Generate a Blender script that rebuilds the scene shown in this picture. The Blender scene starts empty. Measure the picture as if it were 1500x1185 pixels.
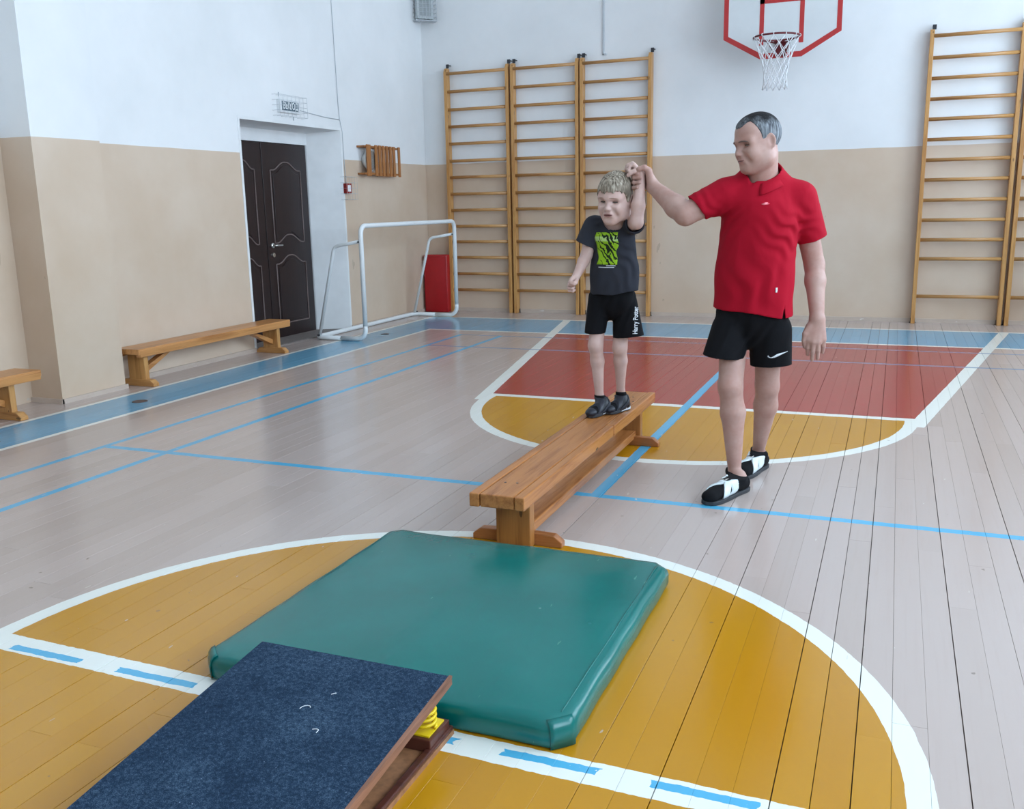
import bpy, bmesh, math, random
import numpy as np
from mathutils import Vector, Matrix
from mathutils.bvhtree import BVHTree
random.seed(7); rng = np.random.RandomState(5)
sc = bpy.context.scene
COL = sc.collection

# ------------------------------------------------------------------ camera, world, daylight, exposure
CAMH = 1.372
cam_d = bpy.data.cameras.new('camera'); cam = bpy.data.objects.new('camera', cam_d); COL.objects.link(cam)
cam_d.sensor_width = 36.0; cam_d.lens = 1372.4/1500*36.0; cam_d.clip_start = 0.05
YAW, PIT, ROL = -0.3881, 0.2099, -0.0200
def cam_axes():
    cy, sy, cp, sp = math.cos(YAW), math.sin(YAW), math.cos(PIT), math.sin(PIT)
    f = np.array([sy*cp, cy*cp, -sp]); r = np.array([cy, -sy, 0.]); u = np.cross(r, f)
    c, s = math.cos(ROL), math.sin(ROL)
    return c*r+s*u, -s*r+c*u, f
CR, CU, CF = cam_axes()
cam.matrix_world = Matrix(((CR[0], CU[0], -CF[0], 0), (CR[1], CU[1], -CF[1], 0), (CR[2], CU[2], -CF[2], CAMH), (0, 0, 0, 1)))
sc.camera = cam
def at(u, v, y):
    """world point at depth y whose measured position in the survey photo is (u, v)"""
    d = (u-750)/1372.4*CR-(v-592.5)/1372.4*CU+CF
    return np.array([0, 0, CAMH])+d*(y/d[1])

sc.view_settings.view_transform = 'Standard'; sc.view_settings.look = 'None'
sc.view_settings.gamma = 1.0; sc.view_settings.use_curve_mapping = False
sc.view_settings.exposure = 0.0
sc.cycles.use_denoising = True
sc.cycles.max_bounces = 8; sc.cycles.diffuse_bounces = 5; sc.cycles.glossy_bounces = 3
sc.cycles.sample_clamp_indirect = 6.0
world = bpy.data.worlds.new('overcast_sky'); sc.world = world; world.use_nodes = True
bg = world.node_tree.nodes['Background']; bg.inputs[0].default_value = (0.71, 0.90, 1.10, 1); bg.inputs[1].default_value = 9.2

# room: x -5.80 .. 3.24, y -7.4 .. 11.36, z 0 .. 5.6
XL, XR, YF, YB, ZC = -5.80, 3.24, -7.4, 11.36, 5.6
WIN_R = [(-3.7, -1.5), (-0.8, 1.4), (2.1, 4.3), (5.0, 7.2), (7.9, 10.1)]    # windows of the right wall (y ranges)
WZ = (1.5, 4.9)
WIN_F = []                                                                               # no windows in the wall behind the camera
def portal(name, loc, rot, sx, sy):
    l = bpy.data.lights.new(name, 'AREA'); l.shape = 'RECTANGLE'; l.size = sx; l.size_y = sy
    l.cycles.is_portal = True
    o = bpy.data.objects.new(name, l); COL.objects.link(o); o.location = loc; o.rotation_euler = rot
for a, b in WIN_R:
    portal('window_portal', (XR+0.28, (a+b)/2, sum(WZ)/2), (0, math.pi/2, 0), WZ[1]-WZ[0], b-a)
for a, b in WIN_F:
    portal('window_portal', ((a+b)/2, YF-0.28, sum(WZ)/2), (math.pi/2, 0, 0), b-a, WZ[1]-WZ[0])

# ------------------------------------------------------------------ shader helpers
def lin(r, g, b):
    f = lambda c: (c/255/12.92 if c/255 <= 0.04045 else ((c/255+0.055)/1.055)**2.4)
    return (f(r), f(g), f(b), 1.0)
class V:
    """a scalar in a shader tree, with arithmetic"""
    def __init__(s, nt, x): s.nt = nt; s.x = x
    def op(s, o, b=None, c=None):
        n = s.nt.nodes.new('ShaderNodeMath'); n.operation = o
        for i, q in enumerate((s, b, c)):
            if q is None: continue
            q = q.x if isinstance(q, V) else q
            if isinstance(q, (int, float)): n.inputs[i].default_value = q
            else: s.nt.links.new(q, n.inputs[i])
        return V(s.nt, n.outputs[0])
    def __add__(s, o): return s.op('ADD', o)
    def __sub__(s, o): return s.op('SUBTRACT', o)
    def __mul__(s, o): return s.op('MULTIPLY', o)
    def __truediv__(s, o): return s.op('DIVIDE', o)
    def lt(s, o): return s.op('LESS_THAN', o)
    def gt(s, o): return s.op('GREATER_THAN', o)
    def abs(s): return s.op('ABSOLUTE')
    def band(s, c, w): return (s-c).abs().lt(w/2)
    def between(s, a, b): return s.gt(a)*s.lt(b)
class Mat:
    def __init__(s, name, rough=0.5, spec=0.5, metal=0.0):
        s.m = bpy.data.materials.new(name); s.m.use_nodes = True; s.nt = s.m.node_tree
        s.b = s.nt.nodes['Principled BSDF']; s.b.inputs['Roughness'].default_value = rough
        s.b.inputs['Specular IOR Level'].default_value = spec; s.b.inputs['Metallic'].default_value = metal
    def n(s, t, **kw):
        n = s.nt.nodes.new(t)
        for k, v in kw.items(): setattr(n, k, v)
        return n
    def link(s, a, b): s.nt.links.new(a.x if isinstance(a, V) else a, b)
    def pos(s, kind='Object'):
        if kind == 'World': return s.n('ShaderNodeNewGeometry').outputs['Position']
        return s.n('ShaderNodeTexCoord').outputs[kind]
    def xyz(s, vec):
        n = s.n('ShaderNodeSeparateXYZ'); s.link(vec, n.inputs[0]); return [V(s.nt, o) for o in n.outputs]
    def scaled(s, vec, sx, sy, sz):
        n = s.n('ShaderNodeVectorMath', operation='MULTIPLY'); s.link(vec, n.inputs[0]); n.inputs[1].default_value = (sx, sy, sz); return n.outputs[0]
    def noise(s, vec, scale=5, detail=3, rough=0.5, dist=0.0):
        n = s.n('ShaderNodeTexNoise'); s.link(vec, n.inputs['Vector']); n.inputs['Scale'].default_value = scale
        n.inputs['Detail'].default_value = detail; n.inputs['Roughness'].default_value = rough; n.inputs['Distortion'].default_value = dist
        return V(s.nt, n.outputs[0])
    def rgb(s, c):
        n = s.n('ShaderNodeRGB'); n.outputs[0].default_value = c; return n.outputs[0]
    def mix(s, fac, a, b, blend='MIX'):
        n = s.n('ShaderNodeMix', data_type='RGBA', blend_type=blend); n.clamp_factor = True
        for q, i in ((fac, 0), (a, 6), (b, 7)):
            if isinstance(q, V): s.link(q, n.inputs[i])
            elif isinstance(q, (int, float, tuple)): n.inputs[i].default_value = q
            else: s.link(q, n.inputs[i])
        return n.outputs[2]
    def ramp(s, v, stops):
        n = s.n('ShaderNodeValToRGB'); s.link(v, n.inputs[0]); e = n.color_ramp.elements
        while len(e) < len(stops): e.new(0.5)
        for k, (p, c) in enumerate(stops): e[k].position = p; e[k].color = c
        return n.outputs[0]
    def base(s, c):
        if isinstance(c, tuple): s.b.inputs['Base Color'].default_value = c
        else: s.link(c, s.b.inputs['Base Color'])
        return s
    def rough(s, v): s.link(v, s.b.inputs['Roughness']); return s
    def bump(s, h, strength=0.3, dist=0.01):
        n = s.n('ShaderNodeBump'); n.inputs['Strength'].default_value = strength; n.inputs['Distance'].default_value = dist
        s.link(h, n.inputs['Height']); s.link(n.outputs[0], s.b.inputs['Normal']); return s
def plain(name, c, rough=0.5, var=0.12, scale=30, bump=0.0, spec=0.5, metal=0.0):
    m = Mat(name, rough, spec, metal); p = m.pos()
    nz = m.noise(p, scale, 3)
    d = tuple(x*(1-var) for x in c[:3])+(1,); e = tuple(min(1, x*(1+var)) for x in c[:3])+(1,)
    m.base(m.ramp(nz, [(0.3, d), (0.7, e)]))
    if bump: m.bump(nz, bump, 0.004)
    return m.m
def wood(name, c1, c2, axis, rough=0.35, scale=1.0, knots=True):
    m = Mat(name, rough); p = m.pos()
    st = [14*scale]*3; st[axis] = 0.9*scale
    p2 = m.scaled(p, *st)
    g = m.noise(p2, 2.2, 5, 0.62, 0.7); fine = m.noise(m.scaled(p, *[150 if i != axis else 4 for i in range(3)]), 1.5, 2)
    col = m.ramp(g, [(0.30, c2), (0.52, c1), (0.75, tuple(min(1, x*1.12) for x in c1[:3])+(1,))])
    col = m.mix((fine-0.45)*0.5, col, tuple(x*0.6 for x in c2[:3])+(1,))
    if knots:
        v = m.n('ShaderNodeTexVoronoi'); ks = [9.0]*3; ks[axis] = 3.2; m.link(m.scaled(p, *ks), v.inputs['Vector']); v.inputs['Scale'].default_value = 1.0
        k = V(m.nt, v.outputs['Distance']).lt(0.075)
        col = m.mix(k*0.75, col, tuple(x*0.28 for x in c2[:3])+(1,))
    m.base(col); m.bump(g, 0.08, 0.003); return m.m

# ------------------------------------------------------------------ mesh helpers
class MB:
    """collects verts/faces of simple solids for one mesh"""
    def __init__(s): s.v = []; s.f = []
    def add(s, vs, fs):
        k = len(s.v); s.v += [tuple(map(float, p)) for p in vs]; s.f += [tuple(i+k for i in q) for q in fs]; return s
    def box(s, a, b, rot=None, c=0.0):
        """box with optional chamfer c on all edges (through bmesh bevel)"""
        x0, y0, z0 = a; x1, y1, z1 = b
        vs = [(x0, y0, z0), (x1, y0, z0), (x1, y1, z0), (x0, y1, z0), (x0, y0, z1), (x1, y0, z1), (x1, y1, z1), (x0, y1, z1)]
        fs = [(0, 3, 2, 1), (4, 5, 6, 7), (0, 1, 5, 4), (1, 2, 6, 5), (2, 3, 7, 6), (3, 0, 4, 7)]
        if c > 0:
            bm = bmesh.new(); bv = [bm.verts.new(p) for p in vs]
            for q in fs: bm.faces.new([bv[i] for i in q])
            bmesh.ops.bevel(bm, geom=bm.edges[:], offset=c, segments=2, affect='EDGES', profile=0.5)
            bm.verts.index_update(); vs = [v.co[:] for v in bm.verts]; fs = [[v.index for v in q.verts] for q in bm.faces]; bm.free()
        if rot is not None: vs = [rot @ Vector(p) for p in vs]
        return s.add(vs, fs)
    def prism(s, poly, d0, d1, axis):
        """extrude a 2D polygon along an axis; poly coords are the two other axes in order"""
        n = len(poly); vs = []
        for d in (d0, d1):
            for a, b in poly:
                p = [a, b]; p.insert(axis, d); vs.append(p)
        fs = [tuple(range(n))[::-1], tuple(range(n, 2*n))]+[(i, (i+1) % n, n+(i+1) % n, n+i) for i in range(n)]
        return s.add(vs, fs)
    def tube(s, pts, r, seg=10, closed=False, cap=True, sx=1.0):
        pts = [Vector(p) for p in pts]; n = len(pts); vs = []; up = None
        rs = r if isinstance(r, (list, tuple)) else [r]*n
        for i, p in enumerate(pts):
            if closed: t = (pts[(i+1) % n]-pts[i-1]).normalized()
            else: t = (pts[min(i+1, n-1)]-pts[max(i-1, 0)]).normalized()
            if up is None:
                up = Vector((0, 0, 1)) if abs(t.z) < 0.9 else Vector((0, 1, 0))
            a = t.cross(up).normalized(); b = a.cross(t).normalized(); up = b
            for k in range(seg):
                th = 2*math.pi*k/seg; vs.append(p+a*(math.cos(th)*rs[i]*sx)+b*(math.sin(th)*rs[i]))
        fs = []
        for i in range(n if closed else n-1):
            j = (i+1) % n
            for k in range(seg): fs.append((i*seg+k, i*seg+(k+1) % seg, j*seg+(k+1) % seg, j*seg+k))
        if cap and not closed: fs += [tuple(range(seg))[::-1], tuple(range((n-1)*seg, n*seg))]
        return s.add(vs, fs)
    def build(s, name, mat, parent=None, smooth=False, loc=(0, 0, 0), bevel=0.0):
        me = bpy.data.meshes.new(name); me.from_pydata(s.v, [], s.f); me.validate(); 
        bm = bmesh.new(); bm.from_mesh(me); bmesh.ops.recalc_face_normals(bm, faces=bm.faces[:]); bm.to_mesh(me); bm.free()
        return link(name, me, mat, parent, smooth, loc, bevel)
def link(name, me, mat, parent=None, smooth=False, loc=(0, 0, 0), bevel=0.0):
    o = bpy.data.objects.new(name, me); COL.objects.link(o); o.location = loc
    for mm in (mat if isinstance(mat, (list, tuple)) else [mat]): me.materials.append(mm)
    if parent is not None: o.parent = parent
    if smooth: me.polygons.foreach_set('use_smooth', [True]*len(me.polygons))
    if bevel:
        b = o.modifiers.new('bevel', 'BEVEL'); b.width = bevel; b.segments = 2; b.limit_method = 'ANGLE'
    return o
def tag(o, label=None, cat=None, group=None, kind=None):
    if label: o['label'] = label
    if cat: o['category'] = cat
    if group: o['group'] = group
    if kind: o['kind'] = kind
    return o
def thing(name, label, cat, loc=(0, 0, 0), rz=0.0, group=None):
    o = bpy.data.objects.new(name, None); COL.objects.link(o); o.location = loc; o.rotation_euler = (0, 0, rz); o.empty_display_size = 0.1
    return tag(o, label, cat, group)
def copy_tree(o, parent=None):
    c = o.copy(); COL.objects.link(c); c.parent = parent
    for ch in list(o.children): copy_tree(ch, c)
    return c
def struct(name, mb, mat): return tag(mb.build(name, mat), kind='structure')

# ------------------------------------------------------------------ setting: materials
def make_wall_mat():
    m = Mat('painted_wall', 0.55, 0.35); p = m.pos('World'); x, y, z = m.xyz(p)
    nz = m.noise(p, 1.1, 4, 0.6); fine = m.noise(p, 45, 2); wob = m.noise(p, 2.5, 2)
    white = m.ramp(nz, [(0.3, (0.72, 0.725, 0.72, 1)), (0.7, (0.80, 0.80, 0.795, 1))])
    beige = m.ramp(nz, [(0.3, lin(198, 174, 150)), (0.7, lin(210, 190, 170))])
    low = (z+(wob-0.5)*0.012).lt(1.905)
    col = m.mix(low, white, beige)
    # chipped paint close to the floor, bare plaster and grime
    cp = m.noise(m.scaled(p, 5.0, 5.0, 11.0), 1.6, 4, 0.6)
    chip = (cp-z*0.9).gt(0.64)*z.lt(0.3)
    col = m.mix(chip*0.7, col, lin(190, 184, 176))
    scuff = m.noise(m.scaled(p, 3.1, 3.1, 1.3), 2.2, 3, 0.5).gt(0.735)*z.lt(1.6)
    col = m.mix(scuff*0.28, col, lin(120, 105, 90))
    m.base(col); m.bump(fine, 0.10, 0.004); return m.m
M_WALL = make_wall_mat()
M_CEIL = plain('ceiling_paint', (0.80, 0.80, 0.79, 1), 0.8, 0.03, 3)

PITCH, X0 = 0.0871, -0.021                      # floor board pitch and the x of one seam
def make_floor_mat():
    m = Mat('painted_floorboards', 0.26, 0.5); p = m.pos('World'); x0, y0, z = m.xyz(p)
    wn = m.noise(p, 14, 2); wn2 = m.noise(m.scaled(p, 1, 1, 1), 33, 2)
    x = x0+(wn-0.5)*0.008; y = y0+(wn2-0.5)*0.010
    at_ = m.n('ShaderNodeAttribute', attribute_name='tint'); tint = V(m.nt, at_.outputs['Fac'])
    gr = m.noise(m.scaled(p, 55, 2.2, 1), 1.0, 4, 0.6); bl = m.noise(p, 0.9, 4, 0.6)
    base = m.mix(tint, lin(177, 161, 152), lin(184, 168, 160))
    base = m.mix((gr-0.5)*0.45, base, lin(162, 140, 126))
    YEL = m.mix(tint*0.5+(bl-0.5)*1.2, lin(182, 126, 18), lin(192, 138, 26)); RED = m.mix(tint, lin(152, 48, 48), lin(160, 56, 55))
    BLU = m.mix(tint, lin(98, 154, 182), lin(104, 161, 189)); WHI = lin(226, 228, 220); CYA = lin(80, 168, 205)
    col = base
    # blue border band with thin white edges (left and far side)
    inner = x.gt(-4.89)*y.lt(9.53)
    outer = x.gt(-5.41)*y.lt(10.67)
    col = m.mix(outer*(V(m.nt, 1.0)*1.0-inner) if False else outer-inner, col, BLU)
    wl = x.band(-5.41, 0.045)*y.lt(10.69)+x.band(-4.89, 0.045)*y.lt(9.55)
    wl = wl+y.band(10.67, 0.06)*x.gt(-5.43)+y.band(9.53, 0.06)*x.gt(-4.91)
    # free-throw lane and its semicircle
    dx = (x+1.275).abs(); half = y*0.194+(1.44-0.194*6.25)
    r1 = ((x+1.275)*(x+1.275)+(y-6.24)*(y-6.24)).op('SQRT')
    semi = r1.lt(1.43)*y.lt(6.25)
    col = m.mix(semi, col, YEL)
    lane = y.between(6.25, 9.53)*(dx-half).lt(0.02)
    col = m.mix(lane, col, RED)
    ring = r1.between(1.39, 1.468)*y.lt(6.25)
    lside = y.between(6.06, 10.67)*(dx-half).between(0.0, 0.095)
    ftl = y.band(6.255, 0.075)*dx.lt(1.45)
    # centre circle and centre line
    r2 = ((x+1.285)*(x+1.285)+(y-2.065)*(y-2.065)).op('SQRT')
    col = m.mix(r2.lt(1.42), col, YEL)
    ring2 = r2.between(1.385, 1.455)
    cl = (y-(x+1.28)*-0.016).band(1.99, 0.095)*x.gt(-4.91)
    col = m.mix(wl+ring+lside+ftl+ring2+cl, col, WHI)
    # thin volleyball lines
    vb = x.band(-4.343, 0.045)*y.lt(9.21)+x.band(-3.872, 0.05)*y.lt(9.21)+y.band(4.135, 0.052)*x.gt(-4.34)
    far = (y.band(9.19, 0.045)+y.band(8.39, 0.05))*x.gt(-4.34)
    mid = x.band(-1.265, 0.06)*y.between(4.135, 7.8)
    dash = None
    for a, b in ((-2.586, -2.299), (-2.141, -1.844), (-1.71, -1.42), (-1.28, -0.99), (-0.862, -0.602), (-0.47, -0.216), (-0.03, 0.25)):
        q = (x+(wn2-0.5)*0.05).between(a, b); dash = q if dash is None else dash+q
    dash = dash*(y+(wn-0.5)*0.008).band(1.99, 0.030)
    col = m.mix(far*0.75, col, lin(104, 134, 168))
    wear = m.noise(p, 60, 3, 0.7).gt(0.30)
    col = m.mix((vb+mid+dash)*wear, col, CYA)
    # wear: pale scratches, dark specks
    sp = m.noise(m.scaled(p, 30, 9, 1), 1.2, 2, 0.4).gt(0.77); col = m.mix(sp*0.55, col, lin(205, 196, 182))
    sp2 = m.noise(p, 23, 2, 0.4).gt(0.775); col = m.mix(sp2*0.5, col, lin(90, 80, 70))
    m.base(col)
    rn = m.noise(m.scaled(p, 40, 1.6, 1), 1.0, 3, 0.6)
    m.rough(rn*0.12+0.13)
    m.bump(rn+m.noise(p, 6, 2)*0.6, 0.05, 0.004)
    return m.m
M_FLOOR = make_floor_mat()
M_GAP = plain('dark_subfloor', lin(84, 72, 64), 0.9)

# ------------------------------------------------------------------ setting: floor with its boards
fl = MB().box((XL-0.6, YF, -0.12), (XR, YB+0.05, -0.010))
floor = struct('floor', fl, M_GAP)
strong = set()
nrow0 = int(math.floor((XL-0.45-X0)/PITCH)); nrow1 = int(math.ceil((XR-X0)/PITCH))
STRONG_NEAR = {-5: 1, -2: 1, 0: 1, 3: 1, -22: 1, -25: 1, -14: 1, 6: 1}
planks = []
gap = {}
for k in range(nrow0, nrow1+1):
    q = rng.rand()
    gap[k] = 0.0028 if k in STRONG_NEAR else (0.0020 if q < 0.2 else (0.0009 if q < 0.5 else 0.0004))
for k in range(nrow0, nrow1):
    yy = YF-rng.rand()*2.0
    while yy < YB:
        L = rng.choice([1.6, 2.0, 2.4, 2.8, 3.2]); a, b = max(yy, YF), min(yy+L, YB)
        if b-a > 0.02: planks.append((k, a, b))
        yy += L
def plank_geo(k, a, b):
    xa = X0+k*PITCH+gap[k]/2; xb = X0+(k+1)*PITCH-gap[k+1]/2; c = 0.0004; e = 0.0004
    a += e; b -= e; z1 = rng.uniform(-0.0006, 0.0002); z0 = -0.010
    vs = [(xa, a, z0), (xb, a, z0), (xb, b, z0), (xa, b, z0), (xa, a, z1-c), (xb, a, z1-c), (xb, b, z1-c), (xa, b, z1-c),
          (xa+c, a+c, z1), (xb-c, a+c, z1), (xb-c, b-c, z1), (xa+c, b-c, z1)]
    fs = [(8, 9, 10, 11), (4, 5, 9, 8), (5, 6, 10, 9), (6, 7, 11, 10), (7, 4, 8, 11), (0, 1, 5, 4), (1, 2, 6, 5), (2, 3, 7, 6), (3, 0, 4, 7)]
    return vs, fs
def seen_area(k, a, b):
    s = 0.0
    for y in np.arange(a+0.1, b, 0.2):
        d = np.array([X0+(k+.5)*PITCH, y, 0])-np.array([0, 0, CAMH]); w = d@CF
        if w < 0.3: continue
        uu = 750+1372.4*(d@CR)/w; vv = 592.5-1372.4*(d@CU)/w
        if 0 <= uu <= 1500 and 0 <= vv <= 1185: s += 1.0/w**3
    return s
planks.sort(key=lambda q: -seen_area(*q))
def tint_attr(me, vals):
    at_ = me.attributes.new('tint', 'FLOAT', 'FACE'); at_.data.foreach_set('value', vals)
rest_v, rest_f, rest_t = [], [], []
for i, q in enumerate(planks):
    vs, fs = plank_geo(*q); t = float(rng.rand())
    if i < 300:
        me = bpy.data.meshes.new('floorboard'); me.from_pydata(vs, [], fs); tint_attr(me, [t]*len(fs))
        link('floorboard', me, M_FLOOR, floor)
    else:
        n0 = len(rest_v); rest_v += vs; rest_f += [tuple(j+n0 for j in f) for f in fs]; rest_t += [t]*len(fs)
me = bpy.data.meshes.new('floorboards'); me.from_pydata(rest_v, [], rest_f); tint_attr(me, rest_t)
tag(link('floorboards', me, M_FLOOR, floor), kind='stuff')

# ------------------------------------------------------------------ setting: walls, ceiling
DY0, DY1, DZ = 7.55, 9.30, 2.215            # doorway in the left wall
b = MB()
b.box((XL-0.6, 5.64, -0.12), (XL, DY0, ZC)); b.box((XL-0.6, DY1+0.0, -0.12), (XL, YB+0.3, ZC)); b.box((XL-0.6, DY0, DZ), (XL, DY1, ZC))
b.box((XL-0.6, YF-0.3, -0.12), (-5.93, 5.02, ZC))
b.box((XL-0.6, DY0-0.5, -0.12), (XL-0.45, DY1+0.5, DZ+0.4))
struct('wall_left', b, M_WALL)
b = MB().box((XL-0.6, 5.02, -0.12), (-5.63, 5.64, ZC)); struct('trim_1', b, M_WALL)["label"] = "plastered pilaster standing out from the left wall"
b = MB().box((XL, YB, -0.12), (XR+0.3, YB+0.3, ZC)); struct('wall_back', b, M_WALL)
b = MB(); y = YF-0.3
for a, c in WIN_R:
    b.box((XR, y, -0.12), (XR+0.3, a, ZC)); b.box((XR, a, -0.12), (XR+0.3, c, WZ[0])); b.box((XR, a, WZ[1]), (XR+0.3, c, ZC)); y = c
b.box((XR, y, -0.12), (XR+0.3, YB, ZC)); struct('wall_right', b, M_WALL)
b = MB(); xx = XL
for a, c in WIN_F:
    b.box((xx, YF-0.3, -0.12), (a, YF, ZC)); b.box((a, YF-0.3, -0.12), (c, YF, WZ[0])); b.box((a, YF-0.3, WZ[1]), (c, YF, ZC)); xx = c
b.box((xx, YF-0.3, -0.12), (XR, YF, ZC)); struct('wall_front', b, M_WALL)
struct('ceiling', MB().box((XL-0.6, YF-0.3, ZC), (XR+0.3, YB+0.3, ZC+0.2)), M_CEIL)
M_FRAME = plain('white_window_paint', (0.75, 0.75, 0.74, 1), 0.4, 0.04)
wn_ = 1
for a, c in WIN_R:
    f = MB(); x0, x1 = XR+0.12, XR+0.18
    for q0, q1 in ((a, a+0.06), (c-0.06, c), ((a+c)/2-0.03, (a+c)/2+0.03)): f.box((x0, q0, WZ[0]), (x1, q1, WZ[1]))
    for q0 in (WZ[0], 3.9, WZ[1]-0.06): f.box((x0+0.005, a, q0), (x1-0.005, c, q0+0.06))
    struct('window_%d' % wn_, f, M_FRAME); wn_ += 1
for a, c in WIN_F:
    f = MB(); x0, x1 = YF-0.18, YF-0.12
    for q0, q1 in ((a, a+0.06), (c-0.06, c), ((a+c)/2-0.03, (a+c)/2+0.03)): f.box((q0, x0, WZ[0]), (q1, x1, WZ[1]))
    for q0 in (WZ[0], 3.9, WZ[1]-0.06): f.box((a, x0+0.005, q0), (c, x1-0.005, q0+0.06))
    struct('window_%d' % wn_, f, M_FRAME); wn_ += 1
# baseboards
def make_base_mat():
    m = Mat('baseboard_paint', 0.5); p = m.pos('World'); nz = m.noise(m.scaled(p, 4, 4, 12), 2.0, 4, 0.65)
    c = m.ramp(nz, [(0.35, lin(196, 180, 166)), (0.64, lin(188, 170, 156)), (0.72, lin(216, 210, 204))]); m.base(c); m.bump(nz, 0.2, 0.004); return m.m
M_BASE = make_base_mat()
b = MB().box((XL, 5.64, -0.008), (XL+0.016, DY0-0.02, 0.042)); b.box((XL, DY1+0.02, -0.008), (XL+0.016, YB-0.015, 0.042)); struct('baseboard_left', b, M_BASE)
b = MB().box((-5.63, 5.005, -0.008), (-5.614, 5.655, 0.036)); b.box((-5.93, 5.002, -0.008), (-5.614, 5.02, 0.036)); struct('trim_2', b, M_BASE)
b = MB().box((XL, YB-0.016, -0.008), (XR, YB, 0.045)); struct('baseboard_back', b, M_BASE)
# splayed jamb and head lining of the doorway (door plane x = -6.15)
M_JAMB = plain('white_jamb_plaster', (0.74, 0.745, 0.74, 1), 0.55, 0.04, 6)
DX = -6.13
b = MB()
b.prism([(XL+0.004, DY1), (XL+0.004, DY1+0.03), (DX-0.1, DY1+0.03), (DX-0.1, 9.10), (DX, 9.115)], 0.0, DZ, 2)        # right jamb, splayed
b.prism([(XL+0.004, DY0), (XL+0.004, DY0-0.03), (DX-0.1, DY0-0.03), (DX-0.1, 7.66), (DX, 7.64)], 0.0, DZ, 2)
b.prism([(DY0-0.03, DZ), (DY1+0.03, DZ), (DY1+0.03, 2.06), (DY0-0.03, 2.06)], DX-0.1, DX+0.005, 0)                     # white panel over the door leaves
b.prism([(XL+0.003, DZ+0.03), (XL+0.003, DZ), (DX, DZ-0.03), (DX, DZ+0.03)], DY0-0.03, DY1+0.03, 1)
struct('trim_3', b, M_JAMB)
struct('trim_4', MB().box((DX-0.1, DY0, -0.008), (XL+0.0, DY1, 0.012)), plain('grey_threshold', lin(120, 110, 105), 0.6))

# door, two leaves
M_DOOR = wood('dark_brown_door', lin(34, 18, 18), lin(24, 12, 13), 2, 0.38, 1.0, False)
M_DOORLINE = plain('worn_door_moulding', lin(112, 96, 92), 0.4)
M_STEEL = plain('nickel', (0.62, 0.60, 0.56, 1), 0.28, 0.05, 40, metal=1.0)
def cathedral(w, z0, z1, rise, top, bot):
    """outline of a door panel: half width w, z0..z1, arched top and/or bottom"""
    pts = []
    def edge(z, sgn, on, rev):
        xs = np.linspace(-w, w, 25); xs = xs[::-1] if rev else xs
        for x in xs:
            t = abs(x)/w
            if on: h = 0 if t > 0.86 else rise*(1 if t < 0.08 else (0.5+0.5*math.cos(math.pi*(t-0.08)/0.78)))
            else: h = 0
            pts.append((x, z+sgn*h))
    edge(z0, 1 if bot else 0, bot, False); edge(z1, 1, top, True)
    return pts
dleaf = []
for nm, ya, yb in (('wide', 8.30, 9.10), ('narrow', 7.66, 8.29)):
    L = MB().box((DX-0.05, ya, 0.012), (DX-0.005, yb, 2.055), c=0.004).build('door_1' if nm == 'wide' else 'door_2', M_DOOR)
    tag(L, kind='structure'); L['label'] = 'dark brown door leaf with arched panels, the %s one' % nm
    yc, w = (ya+yb)/2, (yb-ya)/2-0.13
    for z0, z1, top, bot in ((1.02, 1.78, True, True), (0.16, 0.80, True, False)):
        pts = cathedral(w, z0, z1, 0.085, top, bot)
        mo = MB().tube([(DX-0.003, yc+q, z) for q, z in pts], 0.007, 6, closed=True)
        mo.build('panel_moulding', M_DOORLINE, L, True)
        ins = cathedral(w-0.035, z0+0.035, z1-0.035, 0.08, top, bot)
        MB().prism([(yc+q, z) for q, z in ins], DX-0.02, DX+0.002, 0).build('panel', M_DOOR, L, bevel=0.004)
    if nm == 'wide':
        h = MB(); h.tube([(DX-0.005, 8.375, 1.0), (DX+0.012, 8.375, 1.0)], 0.027, 14); h.tube([(DX+0.01, 8.375, 1.0), (DX+0.045, 8.375, 1.0), (DX+0.05, 8.40, 1.0), (DX+0.05, 8.49, 1.0)], 0.009, 8)
        tag(h.build('door_handle', M_STEEL, L, True), 'nickel lever handle')
        h = MB(); h.tube([(DX-0.005, 8.38, 0.90), (DX+0.012, 8.38, 0.90)], 0.024, 14); h.box((DX+0.012, 8.372, 0.885), (DX+0.016, 8.388, 0.915))
        tag(h.build('keyhole_plate', M_STEEL, L), 'nickel keyhole plate')
    dleaf.append(L)

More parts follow.
